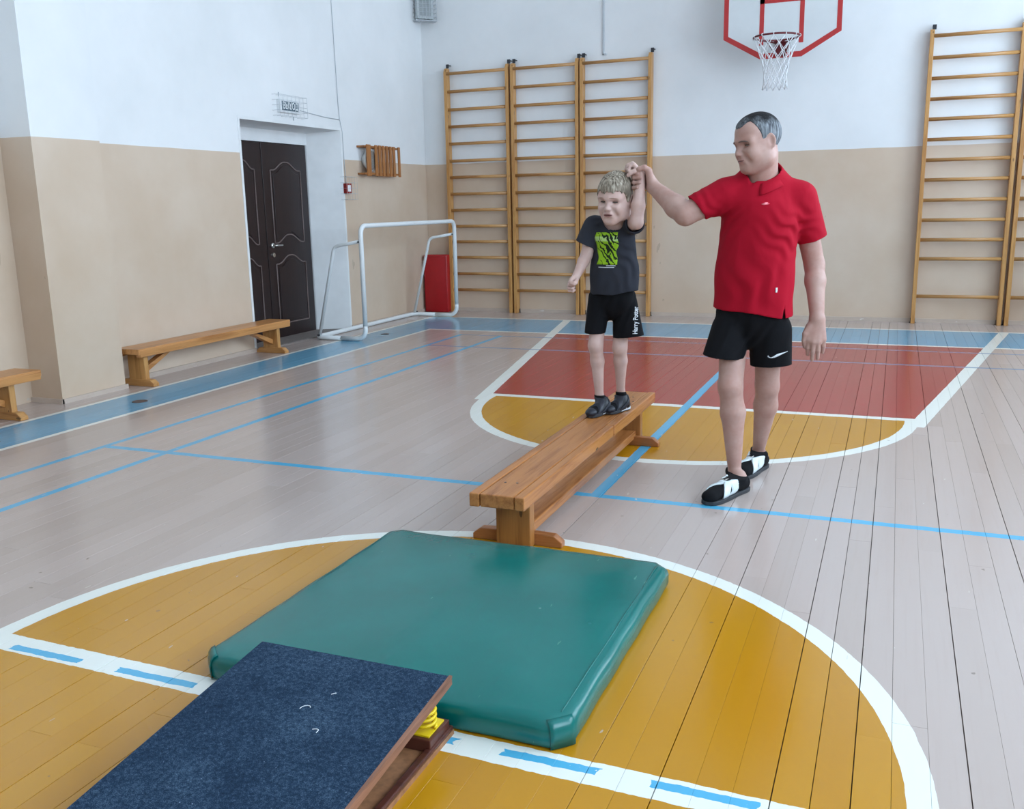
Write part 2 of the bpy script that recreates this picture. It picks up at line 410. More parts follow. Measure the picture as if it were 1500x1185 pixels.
# ------------------------------------------------------------------ wall bars
M_BARX = wood('varnished_pine_rung', lin(186, 138, 82), lin(156, 104, 54), 0, 0.35)
M_BARZ = wood('varnished_pine_post', lin(194, 144, 84), lin(164, 108, 54), 2, 0.35)
M_IRON = plain('dark_iron', lin(38, 40, 46), 0.45, 0.15, 60)
RZ14 = [0.29, 0.50, 0.712, 0.913, 1.112, 1.318, 1.522, 1.733, 1.938, 2.150, 2.362, 2.570, 2.790, 3.007]
RZ13 = [0.300, 0.708, 0.912, 1.122, 1.333, 1.545, 1.752, 1.963, 2.172, 2.376, 2.584, 2.790, 3.007]
def make_bars(W, RZ, label):
    t = thing('wall_bars', label, 'wall bars', (0, 0, 0), 0, 'wooden wall bars along the far wall')
    d0, d1 = -0.055, 0.045          # post from front (d0) to back (d1), local y
    for x0 in (0.0, W-0.042):
        MB().prism([(d0, 0.0), (d1, 0.0), (d1, 3.075), (d0+0.03, 3.075), (d0, 3.03)], x0, x0+0.042, 0).build('post', M_BARZ, t, bevel=0.004)
        xb = x0+0.021
        f = MB().box((xb-0.002, d1-0.055, 3.075), (xb+0.036, d1-0.049, 3.125)); f.box((xb-0.002, d1-0.055, 3.11), (xb+0.036, 0.068, 3.118))
        tag(f.build('wall_bracket', M_IRON, t), 'black angle bracket on top of the post')
        f = MB().box((x0-0.012, d1-0.03, 0.0), (x0+0.052, d1+0.02, 0.008)); f.box((x0-0.004, d1-0.03, 0.0), (x0, d1+0.005, 0.05)); f.box((x0+0.042, d1-0.03, 0.0), (x0+0.046, d1+0.005, 0.05))
        tag(f.build('foot_bracket', M_IRON, t), 'black iron foot bracket')
    for i, z in enumerate(RZ):
        y = -0.03 if z < 2.95 else -0.045
        r = MB(); pts = []
        r.tube([(0.036, y, z), (W-0.036, y, z)], 0.019, 12, sx=0.74)
        r.build('rung', M_BARX, t, True)
    return t
BY = 11.295
u0 = make_bars(0.880, RZ14, 'wooden wall bars with closed rungs, leftmost unit behind the white goal post')
u0.location = (-5.445, BY, 0)
for x, lab in ((-4.538, 'wooden wall bars with closed rungs, middle unit of the row of three'), (-3.640, 'wooden wall bars with closed rungs, behind the boy and his raised arm')):
    c = copy_tree(u0); c.location = (x, BY, 0); c['label'] = lab
u1 = make_bars(0.895, RZ13, 'wooden wall bars standing alone right of the backboard, whole unit in view')
u1.location = (0.195, BY, 0)
c = copy_tree(u1); c.location = (1.118, BY, 0); c['label'] = 'wooden wall bars cut off by the right edge of the photo'

# ------------------------------------------------------------------ benches
M_PINEY = wood('bench_pine', lin(178, 116, 64), lin(136, 80, 40), 1, 0.26)
M_PINEZ = wood('bench_leg_pine', lin(160, 106, 54), lin(118, 72, 34), 2, 0.35)
M_PINEX = wood('bench_foot_pine', lin(164, 104, 58), lin(122, 72, 38), 0, 0.35)
def foot_poly(hw, h):
    return [(-hw, 0), (hw, 0), (hw, h*0.45), (hw-0.035, h*0.95), (hw-0.11, h), (-hw+0.11, h), (-hw+0.035, h*0.95), (-hw, h*0.45)]
bn = thing('gym_bench', 'long pine gym bench the boy walks on, standing in mid floor', 'bench', (-1.385, 3.20, 0))
TOPZ = 0.270
def plank_box(x0, x1, y0, y1, z0, z1, name, mat, par, c=0.005):
    return MB().box((x0, y0, z0), (x1, y1, z1), c=c).build(name, mat, par)
SK = -0.022          # the bench stands a hair askew
plank_box(-0.1140, -0.0725, 0.0, 2.15, TOPZ-0.056, TOPZ, 'side_rail', M_PINEY, bn)
plank_box(-0.0690, 0.0740, 0.004, 2.15, TOPZ-0.056, TOPZ-0.001, 'seat_board', M_PINEY, bn)
plank_box(0.0775, 0.118, 0.0, 1.262, TOPZ-0.056, TOPZ, 'side_rail', M_PINEY, bn)
plank_box(0.0775, 0.122, 1.267, 2.15, TOPZ-0.056, TOPZ+0.002, 'side_rail', M_PINEY, bn)
for y in (0.155, 1.955):
    plank_box(-0.068, 0.082, y, y+0.052, 0.004, TOPZ-0.056, 'leg', M_PINEZ, bn)
    fy = (y+0.053, y+0.095) if y < 1 else (y-0.043, y-0.001)
    MB().prism(foot_poly(0.198, 0.052), fy[0], fy[1], 1).build('foot', M_PINEX, bn, bevel=0.004)
plank_box(-0.038, 0.056, 0.2075, 1.9545, 0.036, 0.080, 'stretcher', M_PINEY, bn)
sc_ = MB()
for (x, y) in ((-0.03, 0.175), (0.02, 0.18), (-0.02, 1.98), (0.03, 1.985)): sc_.tube([(x, y, TOPZ-0.003), (x, y, TOPZ+0.0006)], 0.005, 10)
tag(sc_.build('screw', M_IRON, bn), kind='stuff')
bn.rotation_euler = (0, 0, 0.003)

def wall_bench(label, y0, y1, x, legs):
    t = thing('gym_bench', label, 'bench', (x, y0, 0), 0, 'pine benches along the left wall')
    L = y1-y0; z = 0.312
    plank_box(-0.125, 0.125, 0, L, z-0.045, z, 'seat_board', M_WPY, t)
    plank_box(0.085, 0.130, 0.01, L-0.01, z-0.066, z-0.010, 'side_rail', M_WPY, t)
    plank_box(-0.128, -0.085, 0.01, L-0.01, z-0.066, z-0.010, 'side_rail', M_WPY, t)
    for yl, sgn in legs:
        plank_box(-0.088, 0.082, yl-0.024, yl+0.024, 0.05, z-0.045, 'leg', M_WPZ, t)
        MB().prism(foot_poly(0.165, 0.055), yl-0.032, yl+0.032, 1).build('foot', M_WPX, t, bevel=0.004)
        pl = [(yl+sgn*0.024, 0.085), (yl+sgn*0.024, 0.135), (yl+sgn*0.37, z-0.046), (yl+sgn*0.43, z-0.046)]
        MB().prism(pl, -0.03, 0.03, 0).build('brace', M_WPY, t, bevel=0.003)
    return t
M_WPY = wood('light_bench_pine', lin(192, 134, 78), lin(160, 102, 52), 1, 0.33)
M_WPZ = wood('light_bench_leg', lin(196, 144, 84), lin(164, 110, 58), 2, 0.35)
M_WPX = wood('light_bench_foot', lin(190, 138, 80), lin(158, 104, 54), 0, 0.35)
wall_bench('pine bench with braced legs along left wall beside the dark door', 5.67, 7.70, -5.615, [(0.115, 1), (1.885, -1)])
wall_bench('pine bench cut off by the left edge of the photo, before the pilaster', 2.62, 4.735, -5.605, [(0.21, 1), (1.90, -1)])

# ------------------------------------------------------------------ goal
M_WHITE = Mat('white_goal_paint', 0.35); _p = M_WHITE.pos(); _n = M_WHITE.noise(M_WHITE.scaled(_p, 60, 60, 25), 1.0, 3, 0.6)
M_WHITE.base(M_WHITE.mix(_n.gt(0.72)*0.85, (0.74, 0.77, 0.77, 1), lin(120, 120, 118))); M_WHITE = M_WHITE.m
g = thing('goal_frame', 'white tubular steel small goal frame by the left corner', 'goal', (-5.1, 9.58, 0))
GX, Y0, Y1, GH = 0.0, -1.115, 1.115, 1.19
def arc(c, a, b, r, n=6):
    """corner at c between directions a and b"""
    c, a, b = Vector(c), Vector(a).normalized(), Vector(b).normalized()
    o = c+(a+b)*r
    return [o-b*r*math.cos(q)-a*r*math.sin(q) for q in [math.pi/2*i/n for i in range(n+1)]]
rt = 0.0245; bz = rt
pts = [Vector((GX, Y0, 0.16))]+arc((GX, Y0, GH), (0, 0, -1), (0, 1, 0), 0.085)+arc((GX, Y1, GH), (0, -1, 0), (0, 0, -1), 0.085)+[Vector((GX, Y1, 0.16))]
MB().tube(pts, rt, 14).build('front_hoop', M_WHITE, g, True)
for yy, s in ((Y0, 1), (Y1, -1)):
    pts = [Vector((GX, yy, 0.165))]+arc((GX, yy, bz), (0, 0, 1), (-1, 0, 0), 0.10)+[Vector((-0.30, yy, bz))]
    MB().tube(pts, rt, 14).build('base_bend', M_WHITE, g, True)
    pts = [Vector((-0.012, yy, 1.035)), Vector((-0.20, yy+s*0.012, 1.005))]+arc((-0.335, yy+s*0.02, 0.985), (1, 0, 0.15), (-0.33, 0.0, -1), 0.05)+[Vector((-0.585, yy+s*0.03, 0.05))]
    MB().tube(pts, 0.0175, 12).build('back_stay', M_WHITE, g, True)
    tag(MB().tube([(-0.02, yy-s*0.028, 1.03), (-0.02, yy+s*0.028, 1.03)], 0.009, 8).build('bolt', M_IRON, g), 'dark bolt')
    tag(MB().tube([(-0.575, yy-s*0.01, bz+0.018), (-0.575, yy-s*0.01, bz+0.034)], 0.016, 8).build('bolt', M_IRON, g), 'dark bolt')
pts = [Vector((-0.30, Y0, bz))]+arc((-0.62, Y0, bz), (1, 0, 0), (0, 1, 0), 0.09)+arc((-0.62, Y1, bz), (0, -1, 0), (1, 0, 0), 0.09)+[Vector((-0.30, Y1, bz))]
MB().tube(pts, rt*0.98, 14).build('ground_bar', M_WHITE, g, True)

# ------------------------------------------------------------------ red padded block in the corner
M_RED = plain('red_vinyl', lin(168, 18, 26), 0.42, 0.06, 12, 0.05)
rb = thing('red_padded_block', 'red vinyl padded block standing in the far left corner', 'block', (-5.605, 11.20, 0), 0.06)
MB().box((-0.165, -0.07, 0.0), (0.165, 0.07, 0.75), c=0.014).build('cover', M_RED, rb, True)
s_ = MB()
for z in (0.02, 0.73): s_.tube([(-0.156, -0.071, z), (0.156, -0.071, z)], 0.003, 6)
for x in (-0.153, 0.153): s_.tube([(x, -0.071, 0.02), (x, -0.071, 0.73)], 0.003, 6)
s_.build('seam', M_RED, rb, True)

# ------------------------------------------------------------------ basketball hoop and backboard
M_BOARD = plain('white_backboard', (0.62, 0.64, 0.64, 1), 0.35, 0.03, 5)
M_BRED = plain('red_line_paint', lin(176, 44, 44), 0.4, 0.05, 20)
M_RIM = plain('dark_red_rim', lin(98, 22, 30), 0.4, 0.08, 40)
M_NET = plain('white_cord', (0.72, 0.73, 0.74, 1), 0.8, 0.05, 60)
hp = thing('basketball_hoop', 'basketball backboard with red lines, dark red rim and white net', 'basketball hoop', (-1.265, 10.83, 2.845))
BT = 0.93
oct_ = [(-0.215, 0), (0.215, 0), (0.605, 0.225), (0.605, BT), (-0.605, BT), (-0.605, 0.225)]
MB().prism(oct_, 0.0, 0.022, 1).build('backboard', M_BOARD, hp, bevel=0.003)
inn = [(-0.20, 0.055), (0.20, 0.055), (0.555, 0.255), (0.555, BT-0.05), (-0.555, BT-0.05), (-0.555, 0.255)]
bd = MB(); n = 6; vs = [(x, -0.002, z) for x, z in oct_]+[(x, -0.002, z) for x, z in inn]
bd.add(vs, [(i, (i+1) % n, n+(i+1) % n, n+i) for i in range(n)]); bl_ = bd.build('border_line', M_BRED, hp); md = bl_.modifiers.new('solid', 'SOLIDIFY'); md.thickness = 0.002
ln = MB()
for x in (-0.205, 0.205): ln.box((x-0.023, -0.0025, 0.14), (x+0.023, -0.0005, 0.60))
ln.box((-0.228, -0.0025, 0.555), (0.228, -0.0005, 0.60)); ln.build('target_lines', M_BRED, hp)
rc = (0, -0.385, 0.155); rr = 0.228
MB().tube([(rc[0]+rr*math.cos(a), rc[1]+rr*math.sin(a), rc[2]) for a in np.linspace(0, 2*math.pi, 49)[:-1]], 0.010, 10, closed=True).build('rim', M_RIM, hp, True)
br = MB().box((-0.055, -0.012, 0.01), (0.055, -0.0026, 0.165)); br.box((-0.05, -0.165, 0.142), (0.05, -0.006, 0.158))
for s in (-1, 1): br.tube([(s*0.045, -0.008, 0.03), (s*0.12, -0.21, 0.146)], 0.007, 6); br.tube([(s*0.05, -0.01, 0.15), (s*0.15, -0.20, 0.153)], 0.008, 6)
br.build('rim_bracket', M_RIM, hp)
# net: twelve loops, cords crossing in diamonds that narrow to a flared hem
lv = [(0.0, 0.222), (-0.075, 0.196), (-0.155, 0.165), (-0.235, 0.138), (-0.305, 0.122), (-0.375, 0.113), (-0.44, 0.118), (-0.50, 0.128)]
net = MB(); NS = 12
def nv(k, i, off): 
    a = 2*math.pi*(i+off)/NS; z, r = lv[k]; return (rc[0]+r*math.cos(a), rc[1]+r*math.sin(a), rc[2]-0.012+z)
for i in range(NS):
    for sgn in (1, -1):
        pts = [nv(0, i, 0)]
        for k in range(1, len(lv)): pts.append(nv(k, i, sgn*0.5*k*0.92 if False else sgn*0.5*k))
        net.tube(pts, 0.0042, 5)
nt_ = net.build('net', M_NET, hp, True); tag(nt_, 'white cord net', kind='stuff')
kn = MB()
for i in range(NS):
    a = 2*math.pi*i/NS
    kn.tube([(rc[0]+(rr+0.012*math.cos(q))*math.cos(a), rc[1]+(rr+0.012*math.cos(q))*math.sin(a), rc[2]+0.014*math.sin(q)) for q in np.linspace(0, 2*math.pi, 9)[:-1]], 0.0048, 5, closed=True)
tag(kn.build('net_loops', M_NET, hp, True), kind='stuff')
for sx in (-0.42, 0.42):
    arm = MB()
    for z in (0.32, 0.80): arm.tube([(sx, 0.02, z), (sx, YB-10.832, z)], 0.02, 8)
    arm.tube([(sx, 0.043, 0.28), (sx, 0.043, 0.86)], 0.02, 8)
    arm.build('support_arm', M_IRON, hp)

# ------------------------------------------------------------------ gym mat
def make_mat_mat():
    m = Mat('green_vinyl', 0.30, 0.5); p = m.pos(); n1 = m.noise(p, 3, 3, 0.5); 
    col = m.ramp(n1, [(0.3, lin(0, 97, 92)), (0.7, lin(2, 107, 102))])
    sc2 = m.noise(m.scaled(p, 60, 9, 20), 1.0, 2, 0.4, 0.3).gt(0.765); col = m.mix(sc2*0.35, col, lin(90, 165, 145))
    m.base(col); wr = m.noise(m.scaled(p, 2.4, 1.2, 1), 2.2, 4, 0.55, 0.8); fine = m.noise(p, 380, 1)
    n2 = m.noise(p, 7, 3); m.rough(n2*0.10+0.20)
    m.bump(wr+fine*0.010, 0.30, 0.010); return m.m
M_MAT = make_mat_mat()
MX0, MX1, MY0, MY1, MH = -1.865, -0.695, 2.035, 3.225, 0.078
mt = thing('gym_mat', 'green vinyl gym mat lying on the centre circle', 'mat', ((MX0+MX1)/2, (MY0+MY1)/2, 0))
hx, hy = (MX1-MX0)/2, (MY1-MY0)/2
def rrect(ins, cc, nseg=10, nc=3):
    """chamfered rectangle outline, inset ins"""
    a, b_ = hx-ins, hy-ins; c = max(cc-ins*0.45, 0.004); out = []
    cs = [((a-c, -b_), (a, -b_+c)), ((a, b_-c), (a-c, b_)), ((-a+c, b_), (-a, b_-c)), ((-a, -b_+c), (-a+c, -b_))]
    for k in range(4):
        p, q = np.array(cs[k][0]), np.array(cs[k][1]); nx = np.array(cs[(k+1) % 4][0])
        for t in np.linspace(0, 1, nc, endpoint=False): out.append(p+(q-p)*t)
        for t in np.linspace(0, 1, nseg, endpoint=False): out.append(q+(nx-q)*t)
    return out
prof = [(0.010, 0.0), (0.003, 0.006), (0.0, 0.016), (0.0, MH*0.62), (0.004, MH*0.80), (0.012, MH*0.92), (0.024, MH*0.985), (0.042, MH), (0.085, MH+0.003), (0.16, MH+0.006), (0.27, MH+0.0085), (0.40, MH+0.010), (0.54, MH+0.010)]
vs, fs = [], []; nper = None
for k, (ins, z) in enumerate(prof):
    ring = rrect(ins, 0.050, 24, 5); nper = len(ring)
    for i, q in enumerate(ring):
        dz = 0.0
        if k >= 6: dz = 0.0035*math.sin(q[0]*7.3+q[1]*4.1)*math.sin(q[1]*5.7-q[0]*3.0)+0.002*math.sin(q[0]*19+q[1]*11)
        db = 0.0 if k < 1 or k > 5 else 0.0022*math.sin(q[0]*31+q[1]*23)
        vs.append((q[0]*(1+db), q[1]*(1+db), z+dz))
for k in range(len(prof)-1):
    for i in range(nper): fs.append((k*nper+i, k*nper+(i+1) % nper, (k+1)*nper+(i+1) % nper, (k+1)*nper+i))
fs.append(tuple(range((len(prof)-1)*nper, len(prof)*nper))); fs.append(tuple(range(nper))[::-1])
MB().add(vs, fs).build('cover', M_MAT, mt, True)
for sx, sy in ((1, -1), (-1, -1)):        # folded flap over each cut corner
    f = MB(); c = 0.050; a = Vector((sx*(hx-c), sy*(hy+0.0008), 0)); b2 = Vector((sx*(hx+0.0008), sy*(hy-c), 0)); o = Vector((sx, sy, 0)).normalized()*0.0012
    pz = [(0.003, 0.0), (MH*0.5, 0.002), (MH*0.78, -0.002), (MH*0.92, -0.0105), (MH*0.985, -0.0215)]
    vv = []
    for z, push in pz:
        for t in (0, 0.2, 0.5, 0.8, 1.0): vv.append(tuple((a+(b2-a)*t+o*(1+1.5*math.sin(math.pi*t))+Vector((sx, sy, 0)).normalized()*push+Vector((0, 0, z)))))
    ff = [(r*5+q, r*5+q+1, (r+1)*5+q+1, (r+1)*5+q) for r in range(4) for q in range(4)]
    fo = f.add(vv, ff).build('corner_fold', M_MAT, mt, True); md = fo.modifiers.new('solid', 'SOLIDIFY'); md.thickness = 0.0015; md.offset = 1
sm = MB()
sm.tube([(hx-0.040, y, MH+0.0015+0.0012*math.sin(y*17)) for y in np.linspace(-hy+0.06, hy-0.06, 24)], 0.0024, 6)
sm.build('edge_seam', M_MAT, mt, True)

# ------------------------------------------------------------------ springboard
def make_carpet():
    m = Mat('navy_carpet', 0.95, 0.15); p = m.pos(); f = m.noise(p, 420, 3, 0.7); bl = m.noise(p, 5.5, 4, 0.6); mid_ = m.noise(p, 95, 3, 0.6)
    col = m.ramp(f*0.60+mid_*0.32+bl*0.20, [(0.38, lin(15, 28, 46)), (0.56, lin(34, 55, 78)), (0.78, lin(98, 124, 146))])
    lint = m.noise(m.scaled(p, 1, 1, 1), 140, 1, 0.4).gt(0.80); col = m.mix(lint*0.6, col, lin(150, 170, 195))
    m.base(col); m.bump(f+mid_, 0.7, 0.004); return m.m
M_CARPET = make_carpet()
M_PLY = wood('springboard_ply', lin(142, 98, 76), lin(92, 56, 42), 1, 0.45, 1.0, False)
M_BASEP = plain('worn_hardboard', lin(150, 104, 70), 0.6, 0.25, 45)
M_DKW = wood('dark_varnished_wood', lin(84, 44, 34), lin(56, 28, 22), 0, 0.35, 1.0, False)
M_YEL = plain('yellow_paint', lin(228, 196, 20), 0.35, 0.05, 30)
sbx, sby = -1.012, 2.022
sb = thing('springboard', 'navy carpeted gym springboard with yellow springs, in the foreground', 'springboard', (sbx, sby, 0))
LB = 1.20; WB = 0.60
MB().box((-WB, -LB, 0.0), (0, 0, 0.014)).build('base_board', M_BASEP, sb)
MB().box((-0.022, -LB, 0.0141), (0, -0.001, 0.026), c=0.004).build('base_rim', M_DKW, sb)
MB().box((-WB, -LB, 0.0141), (-WB+0.022, -0.001, 0.026), c=0.004).build('base_rim', M_DKW, sb)
tilt = math.atan2(0.176-0.035, LB-0.02)
# sloping top panel, hinged at the near end
TH = 0.024; far = 0.170; near = 0.052
def tz(y): return far+(y+0.005)*(far-near)/LB            # top surface height along local y (0 at far end)
tp = MB(); tp.prism([(-0.005, tz(-0.005)-TH), (-0.005, tz(-0.005)-0.004), (-LB, tz(-LB)-0.004), (-LB, tz(-LB)-TH)], -WB+0.003, 0.003, 0)
tp.build('top_panel', M_PLY, sb, bevel=0.002)
cp = MB(); cp.prism([(-0.008, tz(-0.008)-0.004), (-0.008, tz(-0.008)+0.001), (-LB+0.01, tz(-LB+0.01)+0.001), (-LB+0.01, tz(-LB+0.01)-0.004)], -WB+0.006, -0.006, 0)
cp.build('carpet', M_CARPET, sb)
ed = MB(); ed.prism([(-0.005, tz(-0.005)-0.0035), (-0.005, tz(-0.005)+0.0015), (-LB, tz(-LB)+0.0015), (-LB, tz(-LB)-0.0035)], -0.0055, 0.0032, 0)
ed.build('edge_strip', M_PLY, sb)
for x0 in (-0.104, -WB/2-0.05, -WB+0.015):
    MB().box((x0, -0.125, 0.0142), (x0+0.098, -0.012, 0.048), c=0.003).build('spring_block', M_DKW, sb)
    pl = MB().box((x0+0.008, -0.112, 0.0481), (x0+0.088, -0.024, 0.0525)).build('spring_plate', M_YEL, sb)
    cx, cy = x0+0.060, -0.076; zz0, zz1 = 0.057, tz(cy)-TH-0.004; turns = 5
    MB().tube([(cx+0.027*math.cos(a), cy+0.027*math.sin(a), zz0+(zz1-zz0)*a/(2*math.pi*turns)) for a in np.linspace(0, 2*math.pi*turns, turns*20)], 0.0048, 8).build('coil_spring', M_YEL, sb, True)
hg = MB().box((-WB+0.01, -LB, 0.0142), (-0.024, -LB+0.10, tz(-LB)-TH), c=0.002); hg.build('hinge_block', M_DKW, sb)
M_LINT = plain('white_thread', (0.75, 0.78, 0.8, 1), 0.9, 0.02)
for k, (lx, ly) in enumerate(((-0.292, -0.238), (-0.215, -0.311), (-0.253, -0.167))):
    th = MB(); sc_k = (0.012, 0.009, 0.006)[k]
    pts = [(lx+sc_k*(t*0.9+0.35*math.sin(t*3+k)), ly+sc_k*(1.0*t*(-1)**k*0.5+0.5*math.cos(t*2.6)), tz(ly+sc_k*(0.5*t*(-1)**k+0.5*math.cos(t*2.6)))+0.0026) for t in np.linspace(-1, 1, 9)]
    o = th.tube(pts, 0.0009, 5).build('thread_scrap', M_LINT)
    o.location = (sbx, sby, 0)
    tag(o, ('longest curled white thread scrap on the navy carpet', 'short hooked white thread scrap nearest the spring on the navy carpet', 'smallest white thread scrap, farthest up the navy carpet')[k], 'thread', 'white thread scraps on the carpet')

# ------------------------------------------------------------------ exit sign behind a wire guard
M_WIRE = plain('grey_wire', lin(176, 180, 184), 0.4, 0.05, 60)
M_SIGNW = plain('sign_housing', (0.75, 0.77, 0.78, 1), 0.4, 0.03)
M_SIGNB = plain('sign_face_blue_grey', lin(58, 84, 98), 0.35, 0.05)
M_LETTER = plain('sign_letters_white', (0.85, 0.87, 0.87, 1), 0.4, 0.02)
def text_mesh(body, size, res=3, bold=False):
    cu = bpy.data.curves.new('lettering', 'FONT'); cu.body = body; cu.size = size; cu.align_x = 'CENTER'; cu.align_y = 'CENTER'; cu.resolution_u = res
    if bold: cu.offset = size*0.02
    o = bpy.data.objects.new('lettering', cu); COL.objects.link(o)
    dg = bpy.context.evaluated_depsgraph_get(); me = bpy.data.meshes.new_from_object(o.evaluated_get(dg))
    bpy.data.objects.remove(o); return me
sg = thing('exit_sign', 'small exit sign in a wire guard above the dark door', 'exit sign', (XL, 8.325, 2.385))
MB().box((0.0005, -0.165, -0.062), (0.045, 0.165, 0.062), c=0.004).build('housing', M_SIGNW, sg)
MB().box((0.0452, -0.142, -0.045), (0.048, 0.142, 0.045)).build('face', M_SIGNB, sg)
me = text_mesh('ВЫХОД', 0.092, 3, True)
bm = bmesh.new(); bm.from_mesh(me)
xs = [v.co.x for v in bm.verts]; w_ = max(xs)-min(xs)
for v in bm.verts: v.co = (0.0492, v.co.x*0.262/w_, v.co.y)
bm.to_mesh(me); bm.free()
link('lettering', me, M_LETTER, sg)
wg = MB(); X_ = 0.085; r_ = 0.0015
for y in np.linspace(-0.24, 0.24, 8): wg.tube([(0.0, y, 0.10), (X_, y, 0.10), (X_, y, -0.10), (0.0, y, -0.10)], r_, 5)
for z in (-0.10, -0.05, 0.0, 0.05, 0.10): wg.tube([(0.0, -0.24, z), (X_, -0.24, z), (X_, 0.24, z), (0.0, 0.24, z)], r_, 5)
wg.tube([(0.004, -0.13, 0.09), (0.004, -0.13, 0.13)], 0.006, 6); wg.tube([(0.004, 0.10, -0.09), (0.004, 0.10, -0.125)], 0.006, 6)
wg.build('wire_guard', M_WIRE, sg)

# ------------------------------------------------------------------ fire alarm call point behind a wire guard
fa = thing('fire_call_point', 'small red fire alarm call point in a wire guard right of the door', 'alarm', (XL, 9.36, 1.59))
MB().box((0.0005, -0.055, -0.055), (0.045, 0.055, 0.055), c=0.005).build('housing', plain('alarm_red', lin(140, 36, 30), 0.4, 0.05), fa)
f = MB().box((0.0452, -0.028, -0.035), (0.049, 0.028, 0.035)); tag(f.build('push_plate', M_LETTER, fa), 'white push plate')
wg = MB()
for y in np.linspace(-0.11, 0.11, 5): wg.tube([(0, y, 0.125), (X_, y, 0.125), (X_, y, -0.125), (0, y, -0.125)], r_, 5)
for z in (-0.125, -0.06, 0.0, 0.06, 0.125): wg.tube([(0, -0.11, z), (X_, -0.11, z), (X_, 0.11, z), (0, 0.11, z)], r_, 5)
wg.build('wire_guard', M_WIRE, fa)

# ------------------------------------------------------------------ loudspeaker in a slatted wooden cage
M_SLAT = wood('cage_slat', lin(168, 110, 60), lin(128, 76, 38), 2, 0.5)
M_SLATY = wood('cage_rail', lin(160, 104, 56), lin(120, 72, 36), 1, 0.5)
cg = thing('slatted_cage', 'slatted wooden cage on the left wall around a round loudspeaker', 'cage', (XL, 9.63, 1.735))
CW, CH, CD = 0.81, 0.345, 0.115
for z in (0.012, CH-0.03):
    for d in (0.004, CD-0.032): MB().box((d, 0, z), (d+0.022, CW, z+0.022), c=0.002).build('rail', M_SLATY, cg)
for y in (0.0, CW-0.022):
    for z in (0.012, CH-0.03): MB().box((0.026, y, z+0.001), (CD-0.032, y+0.02, z+0.021)).build('end_rail', M_SLATY, cg)
for k, (y, w) in enumerate([(0.035, 0.085)]+[(0.225+0.084*i, 0.052) for i in range(6)]+[(CW-0.035, 0.045)]):
    MB().box((CD-0.0098, y, -0.004), (CD+0.006, y+w, CH+0.002), c=0.002).build('slat', M_SLAT, cg)
lo = thing('loudspeaker', 'round grey loudspeaker behind the wide slat of the wooden cage', 'loudspeaker', (XL+0.001, 9.80, 1.91))
sp_ = MB(); sp_.tube([(0, 0, 0), (0.03, 0, 0), (0.075, 0, 0), (0.085, 0, 0)], [0.07, 0.09, 0.128, 0.128], 28)
sp_.build('horn', plain('speaker_white', (0.6, 0.6, 0.58, 1), 0.5, 0.04), lo, True)
sp_ = MB(); sp_.tube([(0.0851, 0, 0), (0.09, 0, 0)], [0.112, 0.095], 28); sp_.build('grille', plain('speaker_grille', lin(128, 122, 116), 0.5, 0.4, 160), lo)

# ------------------------------------------------------------------ cables on the walls
M_CABLE = plain('pale_cable', lin(186, 190, 194), 0.5, 0.03)
o = MB().tube([(XL+0.006, y, z) for y, z in ((9.24, ZC-0.01), (9.26, 3.6), (9.285, 2.50), (9.30, 2.335), (9.34, 2.20), (9.345, 1.95), (9.355, 1.75), (9.358, 1.646))], 0.0042, 6).build('alarm_cable', M_CABLE, None, True)
tag(o, 'thin pale cable running down the left wall to the call point', 'cable')
o = MB().tube([(XL+0.006, y, z) for y, z in ((8.49, 2.372), (8.75, 2.352), (9.02, 2.335), (9.288, 2.330))], 0.0045, 6).build('sign_cable', M_CABLE, None, True)
tag(o, 'thin pale cable from the exit sign to the wall cable', 'cable')
o = MB().box((-3.385, YB-0.017, 3.095), (-3.362, YB-0.0005, ZC-0.002), c=0.003); o.box((-3.385, YB-0.017, 3.095), (-3.335, YB-0.0005, 3.112))
tag(o.build('cable_duct', M_CABLE), 'thin white cable duct on the far wall above the wall bars', 'cable duct')
o = MB().tube([(XL+0.005, 5.662, 3.10), (XL+0.005, 5.679, 2.924), (XL+0.005, 5.712, 2.556), (XL+0.005, 5.716, 2.556), (XL+0.005, 5.733, 2.933), (XL+0.005, 5.80, ZC-0.01)], 0.003, 6).build('loose_cable', M_CABLE, None, True)
tag(o, 'thin loose cable hanging in a narrow loop beside the pilaster', 'cable')
# caged lamp high in the corner
lp = thing('caged_lamp', 'caged white lamp high up in the far left corner', 'lamp', (XL+0.115, YB-0.115, 3.655), math.radians(45))
MB().box((-0.11, -0.05, 0.02), (0.11, 0.05, 0.46), c=0.012).build('housing', plain('lamp_housing', lin(190, 196, 196), 0.5, 0.03), lp)
MB().box((-0.075, -0.056, 0.06), (0.075, -0.0505, 0.42), c=0.002).build('lens', plain('lamp_lens', lin(150, 156, 156), 0.3, 0.08, 90), lp)
wg = MB()
for x in np.linspace(-0.135, 0.135, 7): wg.tube([(x, 0.03, 0.0), (x, -0.085, 0.0), (x, -0.085, 0.48), (x, 0.03, 0.48)], 0.003, 5)
for z in np.linspace(0.0, 0.48, 11): wg.tube([(-0.135, 0.03, z), (-0.135, -0.085, z), (0.135, -0.085, z), (0.135, 0.03, z)], 0.003, 5)
wg.box((-0.14, -0.09, -0.008), (0.14, 0.03, 0.0)); wg.tube([(-0.06, -0.06, -0.03), (-0.06, -0.06, 0.0)], 0.006, 6)
wg.build('wire_guard', M_WIRE, lp)
